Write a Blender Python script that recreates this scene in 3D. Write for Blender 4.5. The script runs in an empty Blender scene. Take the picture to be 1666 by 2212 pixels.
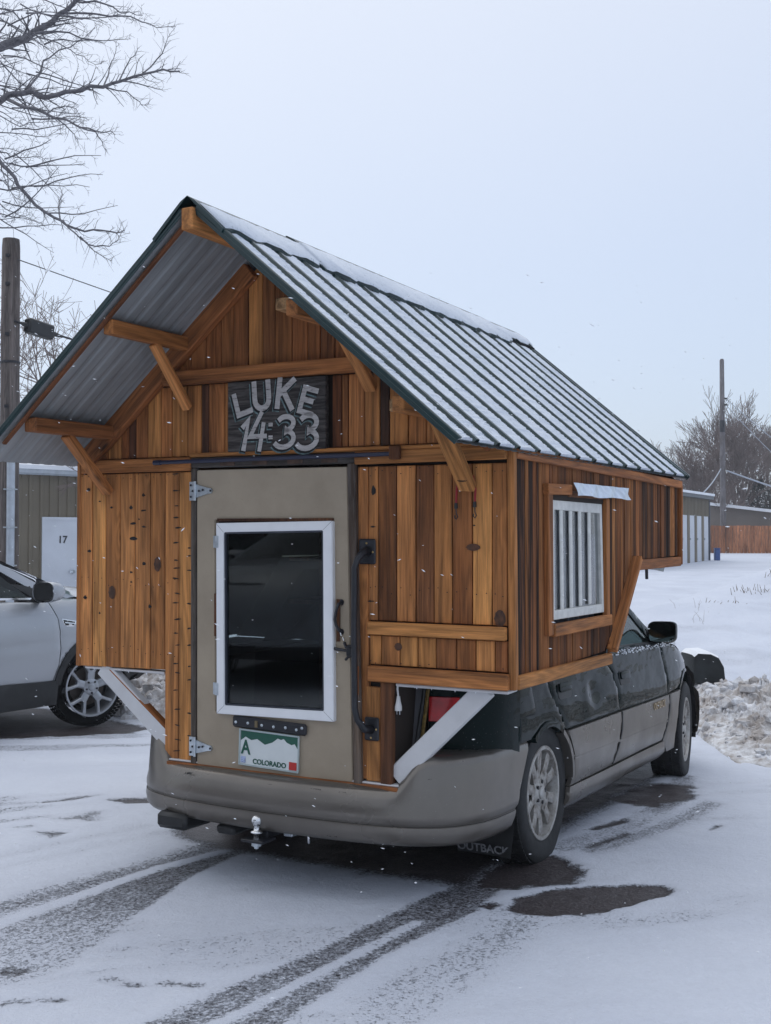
import bpy, bmesh, math, random
import numpy as np
from mathutils import Vector, Matrix
random.seed(7); np.random.seed(7)
S = bpy.context.scene
COL = S.collection
PI = math.pi
# ------------------------------------------------------------------ camera, sky, sun, exposure
cam_d = bpy.data.cameras.new('camera'); cam = bpy.data.objects.new('camera', cam_d); COL.objects.link(cam)
cam.location = (0, 0, 1.486); cam.rotation_euler = (math.radians(91.5), 0, 0)
cam_d.sensor_fit = 'HORIZONTAL'; cam_d.sensor_width = 36; cam_d.lens = 36*2440/1666
cam_d.clip_start = .05; cam_d.clip_end = 3000
S.camera = cam
W = bpy.data.worlds.new('World'); S.world = W; W.use_nodes = True
nt = W.node_tree; nt.nodes.clear()
out = nt.nodes.new('ShaderNodeOutputWorld')
sky = nt.nodes.new('ShaderNodeTexSky'); sky.sky_type = 'NISHITA'; sky.sun_disc = False
SUN_EL, SUN_AZ = math.radians(66), math.radians(-35)     # sun high, ahead-left of the camera, behind cloud
sky.sun_elevation = SUN_EL; sky.sun_rotation = SUN_AZ
bg1 = nt.nodes.new('ShaderNodeBackground'); bg1.inputs[1].default_value = .05
nt.links.new(sky.outputs[0], bg1.inputs[0])
tc = nt.nodes.new('ShaderNodeTexCoord')
nrmv = nt.nodes.new('ShaderNodeVectorMath'); nrmv.operation = 'NORMALIZE'; nt.links.new(tc.outputs['Generated'], nrmv.inputs[0])
dot = nt.nodes.new('ShaderNodeVectorMath'); dot.operation = 'DOT_PRODUCT'; dot.inputs[1].default_value = (-.20, .08, .72)
nt.links.new(nrmv.outputs[0], dot.inputs[0])
ns = nt.nodes.new('ShaderNodeTexNoise'); ns.inputs['Scale'].default_value = 1.4; ns.inputs['Detail'].default_value = 3
nt.links.new(nrmv.outputs[0], ns.inputs['Vector'])
ma = nt.nodes.new('ShaderNodeMath'); ma.operation = 'MULTIPLY_ADD'; ma.inputs[1].default_value = .10; ma.inputs[2].default_value = -.05
nt.links.new(ns.outputs['Fac'], ma.inputs[0])
ad = nt.nodes.new('ShaderNodeMath'); ad.operation = 'ADD'
nt.links.new(dot.outputs['Value'], ad.inputs[0]); nt.links.new(ma.outputs[0], ad.inputs[1])
cr = nt.nodes.new('ShaderNodeValToRGB')
e = cr.color_ramp.elements
e[0].position = .0; e[0].color = (.47, .535, .66, 1)
e[1].position = .80; e[1].color = (.98, 1.0, 1.0, 1)
k = cr.color_ramp.elements.new(.22); k.color = (.58, .63, .735, 1)
k = cr.color_ramp.elements.new(.42); k.color = (.735, .757, .80, 1)
nt.links.new(ad.outputs[0], cr.inputs[0])
bg2 = nt.nodes.new('ShaderNodeBackground'); bg2.inputs[1].default_value = .93
nt.links.new(cr.outputs[0], bg2.inputs[0])
add = nt.nodes.new('ShaderNodeAddShader')
nt.links.new(bg1.outputs[0], add.inputs[0]); nt.links.new(bg2.outputs[0], add.inputs[1]); nt.links.new(add.outputs[0], out.inputs[0])
sd = bpy.data.lights.new('sun', 'SUN'); sun = bpy.data.objects.new('sun', sd); COL.objects.link(sun)
sd.energy = .6; sd.angle = math.radians(60); sd.color = (1, .98, .95)
sv = Vector((math.sin(SUN_AZ)*math.cos(SUN_EL), math.cos(SUN_AZ)*math.cos(SUN_EL), math.sin(SUN_EL)))
sun.rotation_euler = sv.to_track_quat('Z', 'Y').to_euler()
vs = S.view_settings; vs.view_transform = 'Standard'; vs.look = 'None'; vs.exposure = 0; vs.gamma = 1; vs.use_curve_mapping = False

# ------------------------------------------------------------------ helpers
def empty(name, label, cat, mat=None, group=None):
    o = bpy.data.objects.new(name, None); COL.objects.link(o)
    o['label'] = label; o['category'] = cat
    if group: o['group'] = group
    if mat is not None: o.matrix_world = mat
    o.empty_display_size = .1
    return o
def tag(o, label, cat, group=None):
    o['label'] = label; o['category'] = cat
    if group: o['group'] = group
    return o
def mesh_obj(name, V, F, mat, parent=None, smooth=False, M=None, color=None, kind=None, label=None):
    me = bpy.data.meshes.new(name); me.from_pydata([tuple(v) for v in V], [], F); me.update()
    return link(name, me, mat, parent, smooth, M, color, kind, label)
def link(name, me, mat, parent=None, smooth=False, M=None, color=None, kind=None, label=None):
    if mat is not None and not me.materials: me.materials.append(mat)
    o = bpy.data.objects.new(name, me); COL.objects.link(o)
    if parent is not None: o.parent = parent
    if M is not None: o.matrix_local = M
    if smooth:
        me.polygons.foreach_set('use_smooth', [True]*len(me.polygons))
        if smooth != 'all':
            try: me.set_sharp_from_angle(angle=math.radians(38 if smooth is True else smooth))
            except Exception: pass
    if color is not None: o.color = color
    if kind: o['kind'] = kind
    if label: o['label'] = label
    return o
def bm_obj(name, bm, mat, parent=None, smooth=False, **k):
    bmesh.ops.recalc_face_normals(bm, faces=bm.faces)
    me = bpy.data.meshes.new(name); bm.to_mesh(me); bm.free()
    return link(name, me, mat, parent, smooth, **k)
class Geo:
    def __init__(s): s.V = []; s.F = []
    def add(s, V, F):
        n = len(s.V); s.V += [tuple(v) for v in V]; s.F += [tuple(i+n for i in f) for f in F]; return s
    def box(s, a, b, c=0.0, M=None):
        V, F = boxg(a, b, c)
        if M is not None: V = [M @ Vector(v) for v in V]
        return s.add(V, F)
    def tube(s, P, r, n=8, cap=True): return s.add(*tubeg(P, r, n, cap))
    def obj(s, name, mat, parent=None, smooth=False, **k): return mesh_obj(name, s.V, s.F, mat, parent, smooth, **k)
def boxg(a, b, c=0.0):
    x0, y0, z0 = [min(a[i], b[i]) for i in range(3)]; x1, y1, z1 = [max(a[i], b[i]) for i in range(3)]
    c = min(c, .45*min(x1-x0, y1-y0, z1-z0))
    if c <= 0:
        V = [(x0,y0,z0),(x1,y0,z0),(x1,y1,z0),(x0,y1,z0),(x0,y0,z1),(x1,y0,z1),(x1,y1,z1),(x0,y1,z1)]
        return V, [(0,3,2,1),(4,5,6,7),(0,1,5,4),(1,2,6,5),(2,3,7,6),(3,0,4,7)]
    bm = bmesh.new(); bmesh.ops.create_cube(bm, size=1)
    for v in bm.verts: v.co = Vector(((x0+x1)/2+v.co.x*(x1-x0), (y0+y1)/2+v.co.y*(y1-y0), (z0+z1)/2+v.co.z*(z1-z0)))
    bmesh.ops.bevel(bm, geom=bm.edges[:], offset=c, segments=1, affect='EDGES')
    bm.verts.index_update()
    V = [tuple(v.co) for v in bm.verts]; F = [tuple(v.index for v in f.verts) for f in bm.faces]; bm.free()
    return V, F
def tubeg(P, r, n=8, cap=True):
    P = [Vector(p) for p in P]; R = r if isinstance(r, (list, tuple)) else [r]*len(P)
    V = []; F = []; up = None
    for i, p in enumerate(P):
        t = (P[min(i+1, len(P)-1)]-P[max(i-1, 0)])
        if t.length < 1e-9: t = Vector((0, 0, 1))
        t.normalize()
        if up is None: up = t.orthogonal().normalized()
        u = (up-t*up.dot(t)); u = u.normalized() if u.length > 1e-6 else t.orthogonal().normalized()
        up = u; w = t.cross(u)
        for k in range(n):
            a = 2*PI*k/n; V.append(p+(u*math.cos(a)+w*math.sin(a))*R[i])
    for i in range(len(P)-1):
        for k in range(n):
            F.append((i*n+k, i*n+(k+1) % n, (i+1)*n+(k+1) % n, (i+1)*n+k))
    if cap: F.append(tuple(range(n-1, -1, -1))); F.append(tuple((len(P)-1)*n+k for k in range(n)))
    return V, F
def lathe(prof, n=24, axis='Z'):
    V = []; F = []
    for (r, h) in prof:
        for k in range(n):
            a = 2*PI*k/n
            V.append((h, r*math.cos(a), r*math.sin(a)) if axis == 'X' else (r*math.cos(a), r*math.sin(a), h))
    for i in range(len(prof)-1):
        for k in range(n): F.append((i*n+k, i*n+(k+1) % n, (i+1)*n+(k+1) % n, (i+1)*n+k))
    return V, F
def clip(poly, nx, ny, c):           # keep nx*x+ny*y <= c
    o = []
    for i in range(len(poly)):
        a = poly[i]; b = poly[(i+1) % len(poly)]
        da = nx*a[0]+ny*a[1]-c; db = nx*b[0]+ny*b[1]-c
        if da <= 0: o.append(a)
        if (da < 0 < db) or (db < 0 < da):
            t = da/(da-db); o.append((a[0]+t*(b[0]-a[0]), a[1]+t*(b[1]-a[1])))
    return o
def area(p): return .5*sum(p[i][0]*p[(i+1) % len(p)][1]-p[(i+1) % len(p)][0]*p[i][1] for i in range(len(p)))
def inset(poly, d):
    n = len(poly); o = []
    for i in range(n):
        a = Vector(poly[i-1]); b = Vector(poly[i]); c = Vector(poly[(i+1) % n])
        e1 = (b-a); e2 = (c-b)
        if e1.length < 1e-7 or e2.length < 1e-7: o.append(tuple(b)); continue
        e1.normalize(); e2.normalize()
        n1 = Vector((-e1.y, e1.x)); n2 = Vector((-e2.y, e2.x)); m = n1+n2
        if m.length < 1e-6: o.append(tuple(b+n1*d)); continue
        m.normalize(); o.append(tuple(b+m*(d/max(.35, m.dot(n1)))))
    return o
def prism(name, poly, plane, d0, d1, mat, parent, ch=.003, **k):
    """convex polygon in a plane: 'xz' (front face at y=d0, back at y=d1) or 'yz' (front face x=d0, back x=d1)"""
    q = [p for i, p in enumerate(poly) if (Vector(p)-Vector(poly[i-1])).length > 1e-5]
    if len(q) < 3 or abs(area(q)) < 1e-5: return None
    if area(q) < 0: q = q[::-1]
    f = inset(q, ch); n = len(q); s = 1 if d1 > d0 else -1
    P = (lambda p, d: (p[0], d, p[1])) if plane == 'xz' else (lambda p, d: (d, p[0], p[1]))
    V = [P(p, d0) for p in f]+[P(p, d0+s*ch) for p in q]+[P(p, d1) for p in q]
    F = [tuple(range(n))]+[(i, (i+1) % n, n+(i+1) % n, n+i) for i in range(n)]+[(n+i, n+(i+1) % n, 2*n+(i+1) % n, 2*n+i) for i in range(n)]
    bm = bmesh.new(); vs_ = [bm.verts.new(v) for v in V]
    for ff in F: bm.faces.new([vs_[i] for i in ff])
    return bm_obj(name, bm, mat, parent, **k)
def frame_M(p0, p1, side=(0, 0, 1)):
    """matrix whose Z runs p0->p1, origin p0; Y is as near `side` as can be"""
    z = (Vector(p1)-Vector(p0)).normalized(); y = Vector(side); y = (y-z*y.dot(z)).normalized(); x = y.cross(z)
    return Matrix(((x.x, y.x, z.x, p0[0]), (x.y, y.y, z.y, p0[1]), (x.z, y.z, z.z, p0[2]), (0, 0, 0, 1)))
def beam(name, p0, p1, w, h, mat, parent, side=(0, 0, 1), c=.004, **k):
    L = (Vector(p1)-Vector(p0)).length
    V, F = boxg((-w/2, -h/2, 0), (w/2, h/2, L), c)
    return mesh_obj(name, V, F, mat, parent, M=frame_M(p0, p1, side), **k)
def board(name, x0, x1, z0, z1, y0, y1, mat, parent, **k):   # horizontal board on the rear wall, grain along X
    return beam(name, (x0, (y0+y1)/2, (z0+z1)/2), (x1, (y0+y1)/2, (z0+z1)/2), z1-z0, abs(y1-y0), mat, parent, side=(0, 1, 0), **k)

# ------------------------------------------------------------------ materials
class N:
    def __init__(s, name):
        s.m = bpy.data.materials.new(name); s.m.use_nodes = True; s.t = s.m.node_tree; s.t.nodes.clear()
        s.o = s.n('OutputMaterial'); s.b = s.n('BsdfPrincipled'); s.l(s.b.outputs[0], s.o.inputs[0])
    def n(s, typ, **k):
        x = s.t.nodes.new('ShaderNode'+typ)
        for a, v in k.items(): setattr(x, a, v)
        return x
    def l(s, a, b): s.t.links.new(a, b)
    def put(s, x, i, v):
        if hasattr(v, 'is_output') or isinstance(v, bpy.types.NodeSocket): s.l(v, x.inputs[i])
        else: x.inputs[i].default_value = v
    def math(s, op, a, b=0.0, c=None, clamp=False):
        x = s.n('Math', operation=op, use_clamp=clamp); s.put(x, 0, a); s.put(x, 1, b)
        if c is not None: s.put(x, 2, c)
        return x.outputs[0]
    def vec(s, op, a, b):
        x = s.n('VectorMath', operation=op); s.put(x, 0, a); s.put(x, 1, b); return x.outputs[0]
    def noise(s, vec=None, scale=5, detail=3, rough=.55, dist=0.0):
        x = s.n('TexNoise'); x.inputs['Scale'].default_value = scale; x.inputs['Detail'].default_value = detail
        x.inputs['Roughness'].default_value = rough; x.inputs['Distortion'].default_value = dist
        if vec is not None: s.l(vec, x.inputs['Vector'])
        return x.outputs['Fac']
    def ramp(s, f, pts):
        x = s.n('ValToRGB'); s.l(f, x.inputs[0]); E = x.color_ramp.elements
        while len(E) < len(pts): E.new(.5)
        for e_, (p, c) in zip(E, sorted(pts, key=lambda t: t[0])):
            e_.position = p; e_.color = (c, c, c, 1) if isinstance(c, (int, float)) else (*c, 1)
        return x.outputs[0]
    def mix(s, f, a, b, blend='MIX'):
        x = s.n('MixRGB', blend_type=blend); s.put(x, 0, f)
        for i, v in ((1, a), (2, b)):
            if isinstance(v, tuple): x.inputs[i].default_value = (*v, 1) if len(v) == 3 else v
            else: s.l(v, x.inputs[i])
        return x.outputs[0]
    def bump(s, h, strength=.3, dist=.01):
        x = s.n('Bump'); x.inputs['Strength'].default_value = strength; x.inputs['Distance'].default_value = dist
        s.l(h, x.inputs['Height']); s.l(x.outputs[0], s.b.inputs['Normal']); return x
    def set(s, **k):
        for a, v in k.items():
            a = a.replace('_', ' ')
            if isinstance(v, tuple) and len(v) == 3: v = (*v, 1)
            s.put(s.b, a, v)
        return s
    def coord(s, w='Object'): return s.n('TexCoord').outputs[w]
    def mapped(s, v, scale=(1, 1, 1), rot=(0, 0, 0)):
        x = s.n('Mapping'); s.l(v, x.inputs[0]); x.inputs['Scale'].default_value = scale; x.inputs['Rotation'].default_value = rot; return x.outputs[0]
def plain(name, col, rough=.5, metal=0, var=.12, scale=9, bump=.0, **k):
    m = N(name); c = m.coord(); f = m.noise(c, scale, 4)
    lo = tuple(x*(1-var) for x in col); hi = tuple(min(1, x*(1+var)) for x in col)
    m.set(Base_Color=m.ramp(f, [(.3, lo), (.7, hi)]), Metallic=metal, Roughness=rough, **k)
    if bump: m.bump(m.noise(c, scale*6, 4), bump, .003)
    return m.m
def wood(name, rough=.5, weather=.0, bumpS=.35, knots=True, coat=.12, spec=.4, slo=.43, shi=.53):
    """grain runs along local Z; the plank's own colour is the object colour, alpha = how stained it is"""
    m = N(name); oi = m.n('ObjectInfo')
    off = m.n('CombineXYZ'); r = oi.outputs['Random']
    m.l(m.math('MULTIPLY', r, 31.7), off.inputs[0]); m.l(m.math('MULTIPLY', r, 57.3), off.inputs[1]); m.l(m.math('MULTIPLY', r, 91.1), off.inputs[2])
    v = m.vec('ADD', m.coord(), off.outputs[0])
    # knots: sparse cells in a stretched space
    kv = m.mapped(v, (7.5, 7.5, 2.4)); vo = m.n('TexVoronoi', feature='F1'); m.l(kv, vo.inputs['Vector']); vo.inputs['Scale'].default_value = 1
    kd = vo.outputs['Distance']; sep = m.n('SeparateColor'); m.l(vo.outputs['Color'], sep.inputs[0])
    has = m.math('GREATER_THAN', sep.outputs[0], .72)
    pull = m.math('MULTIPLY', m.ramp(kd, [(0, 1.), (.34, 0.)]), has)
    g1 = m.noise(m.mapped(v, (9, 9, .75)), 1, 2, .5, .3)
    ring = m.math('SINE', m.math('MULTIPLY', m.math('ADD', g1, m.math('MULTIPLY', pull, .28)), 58.0))
    ring = m.math('MULTIPLY_ADD', ring, .5, .5)
    fine = m.noise(m.mapped(v, (170, 170, 5)), 1, 5, .75)
    mid = m.noise(m.mapped(v, (26, 26, 1.3)), 1, 4, .6)
    big = m.noise(m.mapped(v, (3, 3, .9)), 1, 3, .6)
    f = m.math('ADD', m.math('MULTIPLY', ring, .11), m.math('MULTIPLY', fine, .60)); f = m.math('ADD', f, m.math('MULTIPLY', mid, .55))
    tone = m.ramp(f, [(.40, .30), (.58, .82), (.80, 1.50)])
    tone = m.mix(1.0, tone, m.ramp(big, [(.30, (.52, .46, .42)), (.5, (1., 1., 1.)), (.7, (1.18, 1.16, 1.1))]), 'MULTIPLY')
    col = m.mix(1.0, oi.outputs['Color'], tone, 'MULTIPLY')
    st = m.ramp(m.noise(m.mapped(v, (17, 17, .8)), 1, 5, .72), [(slo, 0.), (shi, 1.)])
    col = m.mix(m.math('MULTIPLY', st, oi.outputs['Alpha']), col, (.022, .016, .014))
    if knots:
        kk = m.math('MULTIPLY', m.ramp(m.math('ADD', kd, m.math('MULTIPLY', mid, .06)), [(.07, 1.), (.145, 0.)]), has)
        col = m.mix(m.math('MULTIPLY', kk, .88), col, (.028, .014, .008))
    if weather:
        wv = m.noise(m.mapped(v, (60, 60, 5)), 1, 4, .7)
        col = m.mix(m.math('MULTIPLY', m.ramp(wv, [(.45, 0.), (.7, 1.)]), weather), col, (.16, .145, .135))
    m.set(Base_Color=col, Roughness=m.ramp(mid, [(.3, rough-.08), (.7, rough+.12)]), Coat_Weight=coat, Coat_Roughness=.35, Specular_IOR_Level=spec)
    m.bump(m.math('ADD', fine, m.math('MULTIPLY', mid, .8)), bumpS, .004)
    return m.m
M_WOOD = wood('cedar_wood', .68, .0, .7, True, .0, .25)
M_ROUGH = wood('rough_weathered_wood', .85, .06, .8, True, .0, .12, .36, .47)
M_OLD = wood('grey_old_wood', .8, .6, .8, False, .0)
def tonec(h, stain=0.0, j=.10):
    """h: 0 pale honey .. 1 dark brown"""
    a = Vector((.53, .235, .076)); b = Vector((.32, .118, .038)); c = Vector((.075, .033, .019))
    col = a.lerp(b, h*2) if h < .5 else b.lerp(c, h*2-1)
    k = 1+random.uniform(-j, j)
    return (col.x*k, col.y*k*(1+random.uniform(-.04, .04)), col.z*k, stain)
def snow_mat(name, dirt=0.0, bumpS=.5, bscale=40):
    m = N(name); c = m.coord()
    f = m.noise(c, 2.5, 5); col = m.ramp(f, [(.3, (.78, .81, .86)), (.7, (.88, .90, .93))])
    if dirt:
        d = m.noise(c, 3.2, 6, .68); d2 = m.noise(c, 14, 4, .7)
        dd = m.ramp(m.math('ADD', m.math('MULTIPLY', d, .65), m.math('MULTIPLY', d2, .4)), [(.40, 0.), (.60, 1.)])
        col = m.mix(m.math('MULTIPLY', dd, dirt), col, (.23, .18, .14))
    m.set(Base_Color=col, Roughness=.72, Specular_IOR_Level=.25)
    m.bump(m.noise(c, bscale, 6, .7), bumpS, .012)
    return m.m
M_SNOW = snow_mat('snow')
M_SLUSH = snow_mat('dirty_snow', .75, .8, 26)
M_WHITEP = plain('white_painted_wood', (.60, .60, .61), .6, var=.07, scale=9, bump=.1)
M_VINYL = plain('white_vinyl', (.80, .81, .83), .4, var=.04)
M_TAUPE = None
def rubber(name): return plain(name, (.016, .017, .018), .75, var=.35, scale=30, bump=.3)
M_TYRE = rubber('tyre_rubber')
M_BLACK = plain('black_metal', (.012, .013, .018), .42, var=.3, scale=25, bump=.15)
M_BLKPL = plain('black_plastic', (.014, .015, .016), .5, var=.3)
M_DARK = plain('dark_interior', (.012, .012, .013), .9)
M_ZINC = plain('zinc_steel', (.55, .60, .64), .38, metal=.85, var=.2, scale=30)
M_CHROME = plain('chrome_steel', (.75, .76, .77), .18, metal=1, var=.08)
def carpaint(name, col, metal=.3, rough=.35, coat=1., dirt=.0, dirtcol=(.2, .19, .18), bump=.06, spec=.4, ior=1.5):
    m = N(name); c = m.coord()
    f = m.noise(c, 3, 4); colr = m.mix(m.math('MULTIPLY', m.ramp(f, [(.35, 0.), (.75, 1.)]), dirt), col, dirtcol)
    z = m.n('SeparateXYZ'); m.l(c, z.inputs[0])
    low = m.ramp(m.math('ADD', z.outputs[2], m.math('MULTIPLY', m.noise(c, 9, 5, .7), .35)), [(.22, 1.), (.62, 0.)])
    colr = m.mix(m.math('MULTIPLY', low, dirt*1.2, clamp=True), colr, dirtcol)
    sp = m.ramp(m.noise(c, 160, 2, .6), [(.70, 0.), (.76, 1.)])
    colr = m.mix(m.math('MULTIPLY', sp, .35), colr, (.45, .47, .5))
    m.set(Base_Color=colr, Metallic=metal, Roughness=m.ramp(f, [(.3, rough), (.7, rough+min(.15, rough))]), Coat_Weight=coat, Coat_Roughness=.06, Specular_IOR_Level=spec, IOR=ior)
    if bump: m.bump(m.noise(m.mapped(c, (1, 1.6, 3.2)), 2.4, 2, .5), bump, .25)
    return m.m
M_GREEN = carpaint('dark_green_car_paint', (.004, .011, .011), .0, .035, 0., .0, (.07, .08, .08), .035, .5, 1.16)
M_TAUPE = carpaint('taupe_cladding_paint', (.200, .182, .162), .62, .24, .0, .45, (.11, .10, .09), .02)
M_SILVER = carpaint('silver_car_paint', (.40, .42, .45), .6, .35, .8, .15, (.5, .5, .52), .015)
def glassm(name, tint, rough=.02, trans=1.0):
    m = N(name); m.set(Base_Color=tint, Roughness=rough, Transmission_Weight=trans, IOR=1.45); return m.m
M_GLASS = glassm('dark_window_glass', (.42, .50, .50))
M_AUTOG = glassm('green_auto_glass', (.30, .48, .44))
M_PANE = glassm('clear_pane', (.85, .9, .92))
"""ROOF"""
m = N('green_roof_paint'); c = m.coord()
m.set(Base_Color=m.ramp(m.noise(c, 14, 4), [(.3, (.004, .022, .024)), (.7, (.008, .034, .036))]), Roughness=.42, Coat_Weight=.2)
M_ROOF = m.m
m = N('thin_roof_snow'); c = m.coord()
sp = m.ramp(m.noise(m.mapped(c, (55, 120, 55)), 1, 4, .8), [(.56, 0.), (.67, 1.)]); bg_ = m.ramp(m.noise(c, 4, 5, .6), [(.3, (.60, .65, .73)), (.7, (.74, .78, .84))])
m.set(Base_Color=m.mix(m.math('MULTIPLY', sp, .7), bg_, (.16, .22, .25)), Roughness=.75, Specular_IOR_Level=.2); m.bump(m.noise(c, 60, 5, .75), .6, .006)
M_RSNOW = m.m
m = N('galvanised_sheet'); c = m.coord()
f = m.noise(m.mapped(c, (1.2, 9, 1.2)), 1.5, 4, .6)
m.set(Base_Color=m.ramp(f, [(.3, (.20, .215, .22)), (.7, (.36, .385, .40))]), Metallic=.2, Roughness=.5); m.bump(m.noise(c, 6, 3), .1, .01)
M_GALV = m.m
"""DOOR"""
m = N('tan_door_panel'); c = m.coord()
sp = m.ramp(m.noise(c, 110, 3, .7), [(.66, 0.), (.74, 1.)]); base = m.ramp(m.noise(c, 3.5, 6, .65), [(.28, (.295, .242, .178)), (.55, (.355, .293, .218)), (.75, (.39, .325, .24))])
base = m.mix(m.math('MULTIPLY', sp, .35), base, (.14, .11, .085))
m.set(Base_Color=base, Roughness=.8); m.bump(m.noise(c, 90, 5, .7), .35, .002)
M_DOOR = m.m
# ------------------------------------------------------------------ rig frames
Rm = Matrix(((0.885112, 0.465377, -0.000845, -.00827), (-0.465342, 0.885022, -0.013894, 5.71783), (-0.005718, 0.012691, 0.999903, .00616), (0, 0, 0, 1)))
CARM = Rm @ Matrix.Rotation(math.radians(-2.6), 4, 'X')
# ------------------------------------------------------------------ terrain
def sst(x, a, b):
    t = np.clip((x-a)/(b-a), 0, 1); return t*t*(3-2*t)
def vnoise(x, y, seed=0, scale=1.0):      # value noise, vectorised
    x = np.asarray(x, float)*scale+seed*17.3; y = np.asarray(y, float)*scale+seed*7.9
    xi = np.floor(x).astype(np.int64); yi = np.floor(y).astype(np.int64); fx = x-xi; fy = y-yi
    fx = fx*fx*(3-2*fx); fy = fy*fy*(3-2*fy)
    def h(a, b):
        n = (a*374761393+b*668265263+seed*144665) & 0x7fffffff
        n = ((n ^ (n >> 13))*1274126177) & 0x7fffffff
        return ((n ^ (n >> 16)) & 0xffff)/65535.0
    return (h(xi, yi)*(1-fx)+h(xi+1, yi)*fx)*(1-fy)+(h(xi, yi+1)*(1-fx)+h(xi+1, yi+1)*fx)*fy
def fbm(x, y, seed=0, scale=1.0, oc=4, g=.5):
    s = 0; a = 1; t = 0
    for i in range(oc): s = s+a*vnoise(x, y, seed+i*3, scale*2**i); t += a; a *= g
    return s/t
def crest(x, y):
    s = (x-3.1)*.606+(y-14)*.795; q = (x-3.1)*.795-(y-14)*.606; return s, q
def G(x, y, fine=True):
    x = np.asarray(x, float); y = np.asarray(y, float)
    f = x*.4654+(y-5.7)*.885
    z = -.047*np.clip(f, 0, 3.3)-.0*f
    z = z*sst(y, 0, 4)
    right = sst(x+.12*y, -3, 6)
    z = z+.0215*np.clip(y-10, 0, 60)*right
    z = z+.004*np.clip(y-70, 0, 400)
    s, q = crest(x, y)
    add = np.clip(.62+.075*s, 0, 1.25)*sst(s, -4.5, -.5)*(1-.75*sst(s, 6, 16))
    prof = np.where(q > 0, 1-sst(q, 0, 4.2), 1-sst(-q, 0, 1.6))
    bump = (fbm(x, y, 3, .9, 4)-.5)*.22*sst(y, 8.8, 11)*right*(1-.7*sst(y, 14, 20))
    z = z+add*prof*(1+.12*(fbm(x, y, 5, .7)-.5))+bump*sst(prof, .0, .3)
    if fine: z = z+(fbm(x, y, 9, 3.0, 3)-.5)*.012+(fbm(x, y, 11, .5, 2)-.5)*.03*sst(y, 10, 20)
    return z
def Gz(x, y): return float(G(np.array([x]), np.array([y]))[0])
def seg_d(x, y, P):
    d = np.full(x.shape, 1e9)
    for (ax, ay), (bx, by) in zip(P[:-1], P[1:]):
        vx, vy = bx-ax, by-ay; t = np.clip(((x-ax)*vx+(y-ay)*vy)/(vx*vx+vy*vy), 0, 1)
        d = np.minimum(d, np.hypot(x-ax-t*vx, y-ay-t*vy))
    return d
def poly_sd(x, y, P):        # signed distance, inside negative
    d = seg_d(x, y, P+[P[0]]); ins = np.zeros(x.shape, bool)
    for (ax, ay), (bx, by) in zip(P, P[1:]+[P[0]]):
        c = ((ay > y) != (by > y)) & (x < (bx-ax)*(y-ay)/((by-ay) if by != ay else 1e-9)+ax); ins ^= c
    return np.where(ins, -d, d)
fx_, fy_ = .4654, .885
def track(x, y, P, half, soft, back=-3.5):
    return 1-sst(seg_d(x, y, P), half-soft, half+soft)
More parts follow.
